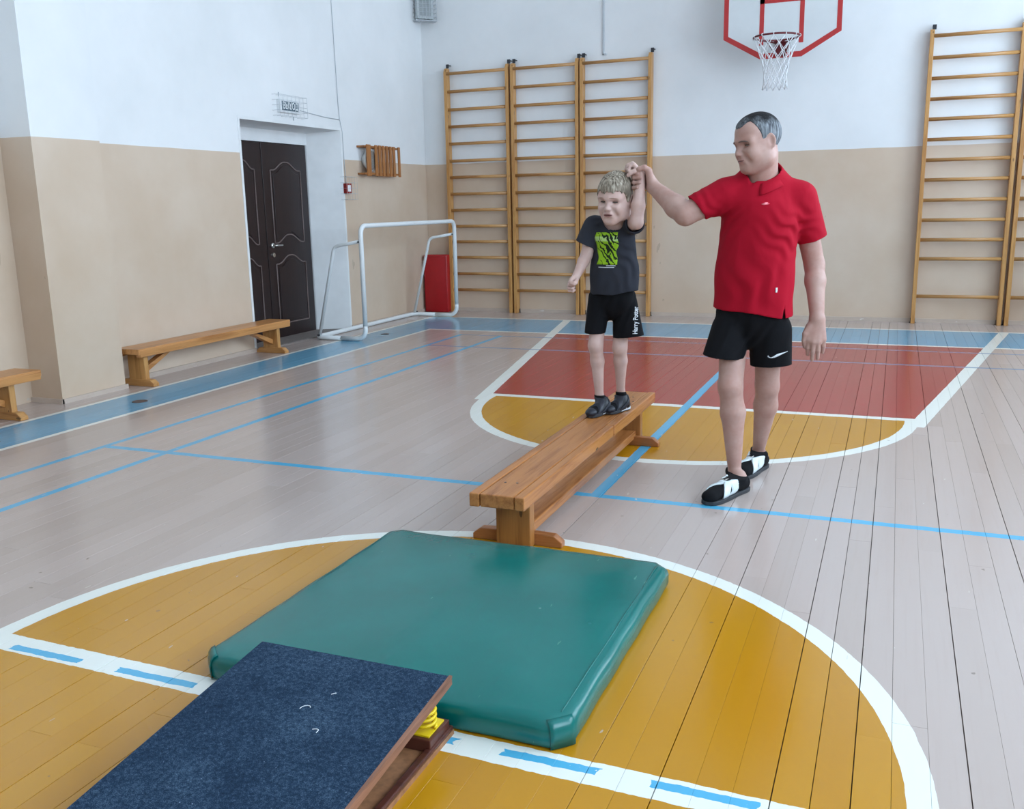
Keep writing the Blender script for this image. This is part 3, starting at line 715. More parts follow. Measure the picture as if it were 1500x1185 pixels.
# small round floor socket lid in the blue band
o = MB().tube([(0, 0, -0.002), (0, 0, 0.003)], 0.055, 20).build('floor_lid', plain('rusty_lid', lin(84, 70, 66), 0.6, 0.2, 50)); o.location = (-5.13, 5.26, 0)
tag(o, 'small dark round lid let into the blue floor band', 'floor lid')
o = MB().tube([(0, 0, -0.002), (0, 0, 0.003)], 0.045, 20).build('floor_lid', bpy.data.materials['rusty_lid']); o.location = (-5.19, 9.02, 0)
tag(o, 'small dark round lid in the blue band inside the goal', 'floor lid')

#@@PART3
# ------------------------------------------------------------------ signed-distance modelling for people and clothes
class Field:
    def __init__(s, lo, hi, h):
        s.lo = np.array(lo, float); s.h = h; s.n = np.ceil((np.array(hi)-s.lo)/h).astype(int)+1
        s.D = np.full(s.n, 0.5, np.float32)
        s.ax = [(s.lo[i]+h*np.arange(s.n[i])).astype(np.float32) for i in range(3)]
    def win(s, lo, hi):
        a = np.clip(np.floor((np.array(lo)-s.lo)/s.h).astype(int), 0, s.n); b = np.clip(np.ceil((np.array(hi)-s.lo)/s.h).astype(int)+1, 0, s.n)
        sl = tuple(slice(i, j) for i, j in zip(a, b))
        return sl, s.ax[0][sl[0]][:, None, None], s.ax[1][sl[1]][None, :, None], s.ax[2][sl[2]][None, None, :]
    def add(s, prim, k=0.012):
        fn, lo, hi = prim; m = k+3*s.h; sl, X, Y, Z = s.win(lo-m, hi+m)
        d2 = fn(X, Y, Z).astype(np.float32); d1 = s.D[sl]
        if d1.size == 0: return s
        h = np.clip(0.5+0.5*(d1-d2)/k, 0, 1); s.D[sl] = d1+(d2-d1)*h-k*h*(1-h); return s
    def sub(s, prim, k=0.008):
        fn, lo, hi = prim; m = k+3*s.h; sl, X, Y, Z = s.win(lo-m, hi+m)
        d2 = -fn(X, Y, Z).astype(np.float32); d1 = s.D[sl]
        h = np.clip(0.5-0.5*(d1-d2)/k, 0, 1); s.D[sl] = d1+(d2-d1)*h+k*h*(1-h); return s
    def keep(s, fn, lo=None, hi=None):
        """intersect with fn(X,Y,Z) <= 0 inside a window"""
        sl, X, Y, Z = s.win(s.lo if lo is None else lo, s.lo+s.h*s.n if hi is None else hi)
        s.D[sl] = np.maximum(s.D[sl], np.broadcast_to(fn(X, Y, Z), s.D[sl].shape)); return s
    def cut(s, n, p, R=None):
        """remove everything on the +n side of the plane through p (within radius R of p)"""
        n = np.array(n, float); n /= np.linalg.norm(n); p = np.array(p, float)
        if R is None: return s.keep(lambda X, Y, Z: (X-p[0])*n[0]+(Y-p[1])*n[1]+(Z-p[2])*n[2])
        def fn(X, Y, Z):
            q = (X-p[0])*n[0]+(Y-p[1])*n[1]+(Z-p[2])*n[2]
            return np.where((X-p[0])**2+(Y-p[1])**2+(Z-p[2])**2 < R*R, q, -9.0)
        return s.keep(fn, p-R, p+R)
    def mesh(s):
        D = s.D; S = D < 0; c = np.zeros(np.array(S.shape)-1, np.int8)
        offs = [(i, j, k) for i in (0, 1) for j in (0, 1) for k in (0, 1)]
        nx, ny, nz = c.shape
        for i, j, k in offs: c += S[i:i+nx, j:j+ny, k:k+nz]
        cells = np.argwhere((c > 0) & (c < 8)); idx = np.full(c.shape, -1, np.int32); idx[tuple(cells.T)] = np.arange(len(cells))
        val = {o: D[cells[:, 0]+o[0], cells[:, 1]+o[1], cells[:, 2]+o[2]] for o in offs}
        acc = np.zeros((len(cells), 3)); cnt = np.zeros(len(cells))
        for o in offs:
            for a in range(3):
                if o[a]: continue
                q = list(o); q[a] = 1; q = tuple(q); v0, v1 = val[o], val[q]; cr = (v0 < 0) != (v1 < 0)
                t = np.where(cr, v0/np.where(cr, v0-v1, 1), 0); p = np.tile(np.array(o, float), (len(cells), 1)); p[:, a] = t
                acc[cr] += p[cr]; cnt[cr] += 1
        vs = s.lo+s.h*(cells+acc/cnt[:, None]); fs = []
        for a in range(3):
            b, d = (a+1) % 3, (a+2) % 3
            s0 = [slice(1, -1)]*3; s0[a] = slice(0, -1); s1 = list(s0); s1[a] = slice(1, None)
            A, B = S[tuple(s0)], S[tuple(s1)]; e = np.argwhere(A != B)
            if not len(e): continue
            flip = A[tuple(e.T)]; base = e.copy(); base[:, b] += 1; base[:, d] += 1
            qs = []
            for db, dd in ((0, 0), (-1, 0), (-1, -1), (0, -1)):
                q = base.copy(); q[:, b] += db; q[:, d] += dd; qs.append(idx[tuple(q.T)])
            Q = np.stack(qs, 1); Q[~flip] = Q[~flip][:, ::-1]; fs.append(Q)
        return vs, np.concatenate(fs)
    def build(s, name, mat, parent=None, smooth_it=1, keep_big=False):
        vs, fs = s.mesh()
        # a little relaxation takes the grid steps out
        for _ in range(smooth_it):
            acc = np.zeros_like(vs); cnt = np.zeros(len(vs))
            for a, b in ((0, 1), (1, 2), (2, 3), (3, 0)):
                np.add.at(acc, fs[:, a], vs[fs[:, b]]); np.add.at(acc, fs[:, b], vs[fs[:, a]]); np.add.at(cnt, fs[:, a], 1); np.add.at(cnt, fs[:, b], 1)
            vs = vs*0.5+0.5*acc/np.maximum(cnt, 1)[:, None]
        off = np.array(parent_world(parent)) if parent is not None else np.zeros(3)
        me = bpy.data.meshes.new(name); me.vertices.add(len(vs)); me.vertices.foreach_set('co', (vs-off).astype(np.float32).ravel())
        me.loops.add(fs.size); me.loops.foreach_set('vertex_index', fs.astype(np.int32).ravel()); me.polygons.add(len(fs))
        me.polygons.foreach_set('loop_start', np.arange(0, fs.size, 4, dtype=np.int32)); me.update(calc_edges=True); me.validate()
        o = link(name, me, mat, parent, True)
        o.data['w'] = 1; SURF[o.name] = (vs, fs)
        return o
SURF = {}
nrm = lambda v: np.array(v, float)/np.linalg.norm(v)
def parent_world(o):
    p = Vector((0, 0, 0))
    while o is not None: p = p+o.location; o = o.parent
    return p
def cone(a, b, ra, rb, flat=1.0, fd=None):
    """round-ended tapered limb a->b; flat < 1 squashes it along direction fd"""
    a, b = np.array(a, float), np.array(b, float); ab = b-a; L2 = max(ab@ab, 1e-9); R = max(ra, rb)
    if fd is not None: fd = np.array(fd, float); fd /= np.linalg.norm(fd)
    def fn(X, Y, Z):
        px, py, pz = X-a[0], Y-a[1], Z-a[2]; t = np.clip((px*ab[0]+py*ab[1]+pz*ab[2])/L2, 0, 1)
        vx, vy, vz = px-t*ab[0], py-t*ab[1], pz-t*ab[2]; q = vx*vx+vy*vy+vz*vz
        if fd is not None:
            w = vx*fd[0]+vy*fd[1]+vz*fd[2]; q = q+w*w*(1/flat**2-1)
            l = np.sqrt(q)+1e-9; g = np.sqrt(np.maximum(q+w*w*(1/flat**4-1/flat**2), 1e-12))/l
            return (l-(ra+(rb-ra)*t))/np.maximum(g, 1)
        return np.sqrt(q)-(ra+(rb-ra)*t)
    return fn, np.minimum(a, b)-R, np.maximum(a, b)+R
def ell(c, r, M=None):
    c = np.array(c, float); r = np.array(r, float); M = np.eye(3) if M is None else np.array(M, float); R = r.max()
    def fn(X, Y, Z):
        p = [X-c[0], Y-c[1], Z-c[2]]; l = [M[i][0]*p[0]+M[i][1]*p[1]+M[i][2]*p[2] for i in range(3)]
        k0 = np.sqrt(sum((l[i]/r[i])**2 for i in range(3))); k1 = np.sqrt(sum((l[i]/r[i]**2)**2 for i in range(3)))+1e-9
        return k0*(k0-1)/k1
    return fn, c-R, c+R
def shrink(args, t):
    a, b, ra, rb, *rest = args; return (a, b, ra-t, rb-t, *rest)
def fold_fn(c, d, L, amp, R):
    c = np.array(c, float); d = nrm(d)
    def fn(X, Y, Z):
        w = (X-c[0])*d[0]+(Y-c[1])*d[1]+(Z-c[2])*d[2]; r2 = (X-c[0])**2+(Y-c[1])**2+(Z-c[2])**2
        return (amp*np.sin(w*2*math.pi/L+1.3*np.sin((X+2*Y-Z)*23))*np.exp(-r2/(R*R))).astype(np.float32)
    return fn, c-R*2.2, c+R*2.2
def cloth(lo, hi, h, prims, t, folds=()):
    """shell of a garment from limb shapes: outer skin minus the same shapes shrunk by t"""
    F = Field(lo, hi, h); G = Field(lo, hi, h)
    for args, k, *end in prims:
        c = cone(*args)
        if end:
            n, p = nrm(end[0]), np.array(end[1], float); f0 = c[0]
            c = ((lambda X, Y, Z, f0=f0, n=n, p=p: np.maximum(f0(X, Y, Z), (X-p[0])*n[0]+(Y-p[1])*n[1]+(Z-p[2])*n[2])), c[1], c[2])
        F.add(c, k); G.add(cone(*shrink(args, t)), k)
    for q in folds:
        fn, a, b = fold_fn(*q); sl, X, Y, Z = F.win(a, b); w = fn(X, Y, Z); F.D[sl] += w; G.D[sl] += w
    F.D = np.maximum(F.D, -G.D); return F
class Head:
    def __init__(s, centre, H, yaw, pitch, roll=0.0):
        f = np.array([math.cos(yaw)*math.cos(pitch), math.sin(yaw)*math.cos(pitch), -math.sin(pitch)])
        l = nrm(np.cross([0, 0, 1], f)); u = np.cross(f, l)
        c, q = math.cos(roll), math.sin(roll); l, u = c*l+q*u, -q*l+c*u
        s.f, s.l, s.u, s.H = f, l, u, H; s.o = np.array(centre)-0.5*H*u; s.M = np.array([f, l, u])
    def p(s, f, l, u): return s.o+s.H*(f*s.f+l*s.l+u*s.u)
    def ell(s, f, l, u, rf, rl, ru): return ell(s.p(f, l, u), np.array([rf, rl, ru])*s.H, s.M)
    def cone(s, a, b, ra, rb): return cone(s.p(*a), s.p(*b), ra*s.H, rb*s.H)
    def coords(s, X, Y, Z):
        q = [X-s.o[0], Y-s.o[1], Z-s.o[2]]; return [(q[0]*v[0]+q[1]*v[1]+q[2]*v[2])/s.H for v in (s.f, s.l, s.u)]
def head_shape(F, h, child=False, jaw=1.0, ear_u=0.47, el=0.0):
    H = h.H; K = H/0.25
    F.add(h.ell(-0.05, 0, 0.63, 0.41, 0.325, 0.365), 0.02)                     # skull
    F.add(h.ell(0.13, 0, 0.66, 0.235, 0.265, 0.25), 0.03*K)                    # forehead
    F.add(h.ell(0.11, 0, 0.34, 0.235, 0.235*jaw, 0.28), 0.04*K)                # face
    F.add(h.cone((0.275, 0.035, 0.075), (0.275, -0.035, 0.075), 0.075*jaw, 0.075*jaw), 0.03*K)   # chin
    for s in (-1, 1):
        F.add(h.cone((0.24, s*0.06, 0.085), (-0.02, s*0.205*jaw, 0.19), 0.068, 0.08), 0.035*K)  # jaw
        F.add(h.cone((-0.02, s*0.205*jaw, 0.19), (-0.03, s*0.235, 0.42), 0.08, 0.07), 0.04*K)
        F.add(h.ell(0.235, s*0.160, 0.345, 0.095, 0.085, 0.085), 0.03*K)       # cheek
        F.add(h.ell(0.09, s*0.165*jaw, 0.27, 0.19, 0.085, 0.16), 0.04*K)
        F.add(h.cone((0.352, s*0.05, 0.545), (0.270, s*0.215, 0.545), 0.042, 0.045), 0.025*K)    # brow
        F.sub(h.ell(0.375, s*0.135, 0.470, 0.085, 0.082, 0.050), 0.014*K)       # socket
    nb = 0.026 if child else 0.034
    F.add(h.cone((0.335, 0, 0.52), (0.425 if not child else 0.405, 0, 0.355), nb, nb*1.25), 0.012*K)  # nose
    F.add(h.ell(0.412 if not child else 0.395, 0, 0.338, 0.050, 0.052, 0.040), 0.010*K)
    for s in (-1, 1): F.add(h.ell(0.385, s*0.056, 0.325, 0.045, 0.034, 0.032), 0.008*K)
    for s in (-1, 1): F.sub(h.ell(0.42, s*0.030, 0.292, 0.022, 0.014, 0.016), 0.004*K)
    F.add(h.ell(0.315, 0, 0.215, 0.080, 0.125, 0.080), 0.02*K)                 # muzzle
    for s in (-1, 1):
        F.sub(h.cone((0.39, s*0.115, 0.315), (0.325, s*0.175, 0.19), 0.020, 0.016), 0.02*K)   # fold beside the mouth
    F.sub(h.ell(0.405, 0, 0.130, 0.025, 0.10, 0.020), 0.018*K)                 # hollow under the lip
    for s in (-1, 1):                                                            # ears
        c, q = math.cos(0.50), math.sin(0.50); ex = c*h.f+s*(-q)*h.l; ey = s*q*h.f*1.0+c*h.l
        Me = np.array([ex, np.cross(h.u, ex), h.u])
        F.add(ell(h.p(-0.060, s*(0.345+el), ear_u), np.array([0.090, 0.028, 0.138])*H, Me), 0.006*K)
        F.sub(ell(h.p(-0.050, s*(0.378+el), ear_u+0.012), np.array([0.056, 0.034, 0.092])*H, Me), 0.003*K)
        F.add(h.ell(-0.02, s*(0.315+el), ear_u-0.10, 0.035, 0.03, 0.035), 0.008*K)
def cast(body, h, l, u):
    """front surface point of the head at side l, height u"""
    tree = TREES.setdefault(body.name, None) or BVHTree.FromPolygons([Vector(v) for v in SURF[body.name][0]], [tuple(int(i) for i in f) for f in SURF[body.name][1]])
    TREES[body.name] = tree
    hit = tree.ray_cast(Vector(h.p(0.9, l, u)), -Vector(h.f), 0.9*h.H)
    return np.array(hit[0]) if hit[0] is not None else h.p(0.3, l, u)
TREES = {}
def eyes_and_mouth(h, body, lid, mouth=0.0, browc=None, skin=None, brow_r=0.011, es=1.2):
    base = np.array(parent_world(body)); H = h.H
    def blob(name, c, r, mat, seg=18, rings=12):
        mb = MB(); vs = []
        for i in range(1, rings):
            for j in range(seg):
                th, ph = math.pi*i/rings, 2*math.pi*j/seg; q = np.array([math.sin(th)*math.cos(ph)*r[0], math.sin(th)*math.sin(ph)*r[1], math.cos(th)*r[2]])
                vs.append(c+q@h.M-base)
        fs = [(i*seg+j, (i+1)*seg+j, (i+1)*seg+(j+1) % seg, i*seg+(j+1) % seg) for i in range(rings-2) for j in range(seg)]
        fs += [tuple(range(seg)), tuple(range((rings-2)*seg, (rings-1)*seg))[::-1]]
        return mb.add(vs, fs).build(name, mat, body, True)
    for s in (-1, 1):
        c = cast(body, h, s*0.135, 0.468)-h.f*0.034*H
        blob('eye', c, np.array([0.050, 0.056*es, 0.044])*H, M_EYEW)
        dirn = nrm(h.f-h.u*lid*0.55)
        blob('iris', c+dirn*0.030*H, np.array([0.0215, 0.027*es, 0.026])*H, M_IRIS)
        for up, ang in ((1, 0.62-0.62*lid), (-1, 0.30)):                       # upper and lower lid
            mb = MB(); vs = []; nu, nv_ = 13, 7
            for i in range(nv_):
                el = (math.pi/2)*(1-i/(nv_-1))+ang*(i/(nv_-1))
                for j in range(nu):
                    az = -1.45+2.9*j/(nu-1); fade = math.cos(az*0.85)
                    e2 = el*fade+0.05*(1-fade)
                    q = np.array([math.cos(e2)*math.cos(az)*0.0545, math.cos(e2)*math.sin(az)*0.062*es, up*math.sin(e2)*0.050])*H
                    vs.append(c+q@h.M-base)
            fs = [(i*nu+j, i*nu+j+1, (i+1)*nu+j+1, (i+1)*nu+j) for i in range(nv_-1) for j in range(nu-1)]
            o = mb.add(vs, fs).build('eyelid', skin, body, True); md = o.modifiers.new('solid', 'SOLIDIFY'); md.thickness = 0.0016
            if up > 0:      # lash line along the rim of the upper lid
                rim = [vs[(nv_-1)*nu+j]+h.f*0.0012 for j in range(1, nu-1)]
                MB().tube(rim, 0.0105*H, 6).build('lashes', M_IRIS, body, True)
        ts = np.linspace(-1, 1, 11)
        pts = [cast(body, h, s*(0.060+0.085*(t+1)), (0.535 if brow_r > 0.01 else 0.560)+(0.016 if brow_r > 0.01 else 0.007)*(1-t*t)-0.010*t)+h.f*0.002-base for t in ts]
        MB().tube(pts, [brow_r*H*max(0.35, 1-abs(t)**2*0.7) for t in ts], 6, sx=1.0).build('eyebrow', browc, body, True)
    w = 0.100; ts = np.linspace(-1, 1, 13)
    rr_ = [0.0145*H*max(0.22, 1-abs(t)**2.2) for t in ts]
    zu = lambda t: 0.222+(0.008+mouth*0.5)*(1-t*t)
    zl = lambda t: 0.208-(0.012+mouth)*(1-t*t)
    up_ = [cast(body, h, w*t, zu(t))+h.f*0.0005 for t in ts]; lo_ = [cast(body, h, w*t, zl(t))+h.f*0.0005 for t in ts]
    MB().tube([p-base for p in up_], rr_, 8).build('upper_lip', M_LIP, body, True)
    MB().tube([p-base for p in lo_], [r*1.1 for r in rr_], 8).build('lower_lip', M_LIP, body, True)
    n = len(ts); mo = mouth*6; inn_ = [a*(0.62-mo)+b*(0.38+mo) if False else a*0.72+b*0.28 for a, b in zip(up_, lo_)]+[a*0.30+b*0.70 for a, b in zip(up_, lo_)]; MB().add([p-base+h.f*0.0024 for p in inn_], [(i, i+1, n+i+1, n+i) for i in range(n-1)]).build('mouth_opening', M_MOUTH, body, True)

def skin_mat(name, c, red):
    m = Mat(name, 0.48, 0.35); p = m.pos(); n1 = m.noise(p, 9, 4, 0.6); n2 = m.noise(p, 60, 2)
    col = m.ramp(n1*0.8+n2*0.2, [(0.32, red), (0.62, c)]); m.base(col); m.bump(n2, 0.06, 0.002)
    m.b.inputs['Subsurface Weight'].default_value = 0.08; m.b.inputs['Subsurface Radius'].default_value = (0.01, 0.004, 0.002); return m.m
M_SKIN = skin_mat('skin_man', lin(184, 150, 138), lin(172, 130, 118))
M_SKINB = skin_mat('skin_boy', lin(204, 174, 164), lin(194, 158, 146))
M_EYEW = plain('eye_white', (0.55, 0.53, 0.51, 1), 0.25, 0.02); M_IRIS = plain('iris_dark', lin(48, 40, 36), 0.2, 0.1)
M_LIP = plain('lips', lin(166, 120, 112), 0.4, 0.06); M_MOUTH = plain('mouth_inside', lin(84, 40, 38), 0.5, 0.1)
def hair_mat(name, c1, c2, c3, h, top=None):
    m = Mat(name, 0.65, 0.15); p = m.pos(); n1 = m.noise(m.scaled(p, 120, 120, 12), 1.0, 2, 0.5); n2 = m.noise(p, 22, 3)
    col = m.ramp(n1*0.8+n2*0.2, [(0.34, c2), (0.52, c1), (0.68, c3)])
    if top is not None:
        z = m.xyz(p)[2]; col = m.mix(((z-top[0])/top[1]+(n2-0.5)*2.0), col, top[2])
    m.base(col); m.bump(n1, 0.5, 0.006); return m.m
def fabric(name, c, scale=900, rough=0.85, fold=0.4):
    m = Mat(name, rough, 0.2); p = m.pos(); w = m.noise(p, scale, 1); f = m.noise(m.scaled(p, 1, 1, 0.55), 9, 3, 0.5, 0.4); v = m.noise(p, 2.5, 3)
    m.base(m.ramp(v, [(0.3, tuple(x*0.93 for x in c[:3])+(1,)), (0.7, tuple(min(1, x*1.06) for x in c[:3])+(1,))]))
    m.bump(f+w*0.05, fold, 0.02); m.b.inputs['Sheen Weight'].default_value = 0.0; return m.m
M_POLO = fabric('red_polo', lin(165, 8, 36)); M_BLACK = fabric('black_cloth', lin(11, 11, 15)); M_TEE = fabric('charcoal_tee', lin(48, 50, 58)); M_SOCK = fabric('black_sock', lin(14, 14, 17), 500, 0.9, 0.2)
M_STRAP = plain('white_leather', lin(214, 224, 226), 0.45, 0.05, 40, 0.1); M_SOLE = plain('dark_grey_sole', lin(46, 48, 52), 0.6, 0.1, 40)
M_NAVY = plain('navy_leather', lin(15, 18, 26), 0.5, 0.15, 30, 0.1); M_WSOLE = plain('white_sole', lin(214, 220, 224), 0.5, 0.03); M_PRINTW = plain('white_print', lin(222, 226, 230), 0.6, 0.02)

def drape(vs2, faces, target, centre, right, up, out, lift=0.0022, uv=None):
    """lay a flat figure (right/up coordinates) on a garment by casting onto its surface along -out"""
    sv, sf = SURF[target.name]; tree = BVHTree.FromPolygons([Vector(v) for v in sv], [tuple(int(i) for i in f) for f in sf])
    res = []; last = None
    for x, y in vs2:
        p = Vector(centre)+Vector(right)*x+Vector(up)*y+Vector(out)*0.25
        hit = tree.ray_cast(p, -Vector(out), 0.6)
        if hit[0] is None: q = (last if last is not None else Vector(centre))
        else: q = hit[0]+Vector(out)*lift; last = q
        res.append(q)
    return res
def decal(name, vs2, faces, target, centre, right, up, out, mat, parent, lift=0.0022, uv=False):
    pts = drape(vs2, faces, target, centre, right, up, out, lift); off = parent_world(parent)
    me = bpy.data.meshes.new(name); me.from_pydata([tuple(p-off) for p in pts], [], faces)
    if uv:
        l = me.uv_layers.new(name='flat'); xs = [v[0] for v in vs2]; ys = [v[1] for v in vs2]
        for lp in me.loops: v = vs2[lp.vertex_index]; l.data[lp.index].uv = ((v[0]-min(xs))/(max(xs)-min(xs)), (v[1]-min(ys))/(max(ys)-min(ys)))
    o = link(name, me, mat, parent, True); md = o.modifiers.new('solid', 'SOLIDIFY'); md.thickness = 0.0016; md.offset = 1
    return o
def finger(F, pts, r0, r1, k=0.004):
    n = len(pts)-1
    for i in range(n): F.add(cone(pts[i], pts[i+1], r0+(r1-r0)*i/n, r0+(r1-r0)*(i+1)/n), k)

# ------------------------------------------------------------------ the man
MAN = thing('person', 'grey-haired man in red polo shirt and black shorts holding the wrist of the boy', 'person', (-0.645, 4.55, 0))
FM = nrm([-0.27, -0.963, 0]); RM = nrm(np.cross(FM, [0, 0, 1]))          # facing direction, his right
hm = Head(at(1109, 207.5, 4.52), 0.252, math.radians(-139), math.radians(9), math.radians(2))
Rsh, Lsh = np.array([-0.765, 4.555, 1.394]), np.array([-0.425, 4.615, 1.378])
Rel, Rwr = at(1004, 314, 4.50), at(957, 274, 4.625)
Lel, Lwr = at(1193, 388, 4.69), at(1197, 467, 4.60)
Rkn, Rank = at(1070, 566, 4.475), at(1076, 694, 4.475)
Lkn, Lank = at(1124, 565, 4.70), at(1111, 660, 4.865)
Rhip, Lhip = np.array([-0.700, 4.568, 0.79]), np.array([-0.548, 4.595, 0.79])
Rheel, Rtoe = np.array([-0.618, 4.43, 0.045]), np.array([-0.727, 4.185, 0.035])
Lheel, Ltoe = np.array([-0.583, 4.875, 0.045]), np.array([-0.650, 4.645, 0.035])
lo, hi = np.array([-1.27, 4.08, -0.005]), np.array([-0.24, 5.0, 1.80])
B = Field(lo, hi, 0.0036)
neck0, neck1 = np.array([-0.600, 4.60, 1.40]), hm.p(-0.10, 0, 0.26)
B.add(cone((-0.622, 4.585, 0.80), (-0.618, 4.585, 1.08), 0.125, 0.140, 0.56, FM), 0.03)
B.add(cone((-0.618, 4.585, 1.08), (-0.60, 4.590, 1.28), 0.150, 0.165, 0.60, FM), 0.04)
B.add(cone(Rsh, Lsh, 0.055, 0.055), 0.05)
B.add(cone(neck0, neck1, 0.072, 0.066), 0.03)
B.add(cone((-0.70, 4.57, 1.41), (-0.60, 4.60, 1.47), 0.03, 0.05), 0.04); B.add(cone((-0.50, 4.60, 1.40), (-0.60, 4.60, 1.47), 0.03, 0.05), 0.04)
head_shape(B, hm, False, 1.08, 0.475)
B.add(hm.ell(0.10, 0, 0.10, 0.20, 0.17, 0.10), 0.03)                       # fullness under the chin
# legs
for hp_, kn_, an_, s in ((Rhip, Rkn, Rank, 1), (Lhip, Lkn, Lank, -1)):
    B.add(cone(hp_, kn_, 0.070, 0.057), 0.03)
    cm = an_+(kn_-an_)*0.70+np.array([0.004, 0.012, 0]); B.add(cone(kn_, cm, 0.054, 0.0575), 0.02); B.add(cone(cm, an_, 0.0575, 0.029), 0.02)
    B.add(ell(kn_+FM*0.016+np.array([0, 0, 0.008]), (0.036, 0.036, 0.046)), 0.03)
for an_, he_, to_ in ((Rank, Rheel, Rtoe), (Lank, Lheel, Ltoe)):
    B.add(cone(an_, (an_[0]*0.5+he_[0]*0.5, an_[1]*0.5+he_[1]*0.5, 0.065), 0.030, 0.036), 0.015); B.add(cone(he_, to_, 0.030, 0.026), 0.02)
# hanging left arm
B.add(cone(Lsh, Lel, 0.056, 0.047), 0.03)
fm_ = Lel+(Lwr-Lel)*0.30; B.add(cone(Lel, fm_, 0.045, 0.046), 0.015); B.add(cone(fm_, Lwr, 0.046, 0.032), 0.02)
hand_n = nrm([0.05, -1, -0.1])
Lk = [at(u, v, y) for u, v, y in ((1184.5, 498, 4.575), (1191.5, 501.5, 4.57), (1199, 501, 4.575), (1206, 497, 4.59))]
Lwk = [Lwr+np.array([dx, 0, 0]) for dx in (-0.017, -0.006, 0.006, 0.017)]
for a, b_ in zip(Lwk, Lk): B.add(cone(a, b_, 0.019, 0.0150), 0.014)
for i, (tip, mid, L_) in enumerate((((1183, 519), (1183.5, 509), 0), ((1189.5, 527), (1190.5, 514), 0), ((1197.5, 525), (1198.5, 513), 0), ((1204.5, 516), (1206, 507), 0))):
    m1 = at(*mid, Lk[i][1]+0.004); t1 = at(*tip, Lk[i][1]+0.022); B.add(cone(Lk[i], m1, 0.0118, 0.0108), 0.005); B.add(cone(m1, t1, 0.0108, 0.0088), 0.003)
th = [at(1186, 478, 4.59), at(1179.5, 489, 4.575), at(1178, 499, 4.575), at(1179, 508, 4.585)]
B.add(cone(th[0], th[1], 0.018, 0.0145), 0.012); finger(B, th[1:], 0.0135, 0.0105)
# right arm reaching to the boy's wrist
B.add(cone(Rsh, Rel, 0.060, 0.053), 0.03)
fm_ = Rel+(Rwr-Rel)*0.28; B.add(cone(Rel, fm_, 0.051, 0.053), 0.015); B.add(cone(fm_, Rwr, 0.053, 0.033), 0.02)
GW = at(938.5, 264, 4.620)                                                   # grip: centre of the boy's wrist
Rk = [at(948, 248, 4.650), at(945, 254, 4.664), at(943.5, 262, 4.668), at(943, 270, 4.662)]
Rwk = [Rwr+np.array([0.006, 0.0, 0.014]), Rwr+np.array([0.002, 0.008, 0.006]), Rwr+np.array([0, 0.010, -0.004]), Rwr+np.array([0, 0.006, -0.014])]
for a, b_ in zip(Rwk, Rk): B.add(cone(a, b_, 0.020, 0.0155), 0.014)
for i, (v, xt) in enumerate(((254.5, 934.5), (260, 938.0), (267, 937.0), (274.5, 933.5))):
    finger(B, [Rk[i], at(934, v-1, 4.662), at(927.5, v, 4.640), at(928.5, v+0.5, 4.600), at(xt, v+0.5, 4.589)], 0.0125, 0.0088, 0.004)
B.add(cone(at(953, 264, 4.612), at(950, 250, 4.603), 0.020, 0.017), 0.014)
finger(B, [at(950, 250, 4.603), at(944, 245.5, 4.592), at(936.5, 247.5, 4.588), at(932, 250.5, 4.592)], 0.0150, 0.0105, 0.006)
body = B.build('body', M_SKIN, MAN)
eyes_and_mouth(hm, body, 0.72, mouth=0.002, browc=plain('grey_brow', lin(100, 82, 76), 0.7, 0.1), skin=M_SKIN, brow_r=0.016)
# hair: short, receding at the temples
HF = Field(hm.p(0, 0, 0.6)-0.24, hm.p(0, 0, 0.6)+0.24, 0.003)
HF.add(hm.ell(-0.055, 0, 0.635, 0.428, 0.342, 0.382), 0.01); HF.add(hm.ell(0.13, 0, 0.66, 0.245, 0.275, 0.262), 0.03)
def hairline_m(X, Y, Z):
    f, l, u = hm.coords(X, Y, Z)
    g = np.interp(f, [-0.5, -0.20, -0.155, -0.14, 0.00, 0.04, 0.075, 0.10, 0.15], [0.26, 0.31, 0.36, 0.56, 0.58, 0.46, 0.46, 0.62, 0.74])
    gf = 0.775+0.10*np.exp(-((np.abs(l)-0.20)/0.085)**2)
    g = np.where(f > 0.15, np.minimum(gf, 0.74+(f-0.15)*2.2), g)+0.010*np.sin(f*90)*np.sin(l*70)
    return (g-u)*hm.H*0.7
HF.keep(hairline_m)
HF.build('hair', hair_mat('man_hair', lin(112, 116, 120), lin(70, 72, 78), lin(150, 156, 160), hm, (hm.p(0, 0, 0.70)[2], 0.06, lin(30, 28, 29))), MAN)
# polo shirt
T = 0.013; SH = []
Rs_end, Ls_end = at(1021, 304, 4.515), at(1190, 350, 4.66)
hemc = np.array([-0.622, 4.587, 0.80])
SH = [((hemc, (-0.620, 4.585, 1.02), 0.198, 0.186, 0.66, FM), 0.02), (((-0.620, 4.585, 1.02), (-0.602, 4.590, 1.27), 0.186, 0.186, 0.70, FM), 0.03),
      ((Rsh+np.array([0.03, 0, 0.0]), Lsh+np.array([-0.03, 0, 0]), 0.076, 0.068), 0.05),
      (((-0.605, 4.592, 1.36), (-0.600, 4.60, 1.475), 0.125, 0.080), 0.06), (((-0.70, 4.57, 1.435), (-0.60, 4.60, 1.485), 0.045, 0.072), 0.05), (((-0.49, 4.60, 1.420), (-0.60, 4.60, 1.480), 0.05, 0.074), 0.05),
      ((Rsh, Rs_end+(Rs_end-Rsh)*0.35, 0.080, 0.063), 0.03, Rs_end-Rsh+np.array([0, 0, -0.05]), Rs_end), ((Lsh, Ls_end+(Ls_end-Lsh)*0.35, 0.076, 0.066), 0.03, Ls_end-Lsh, Ls_end)]
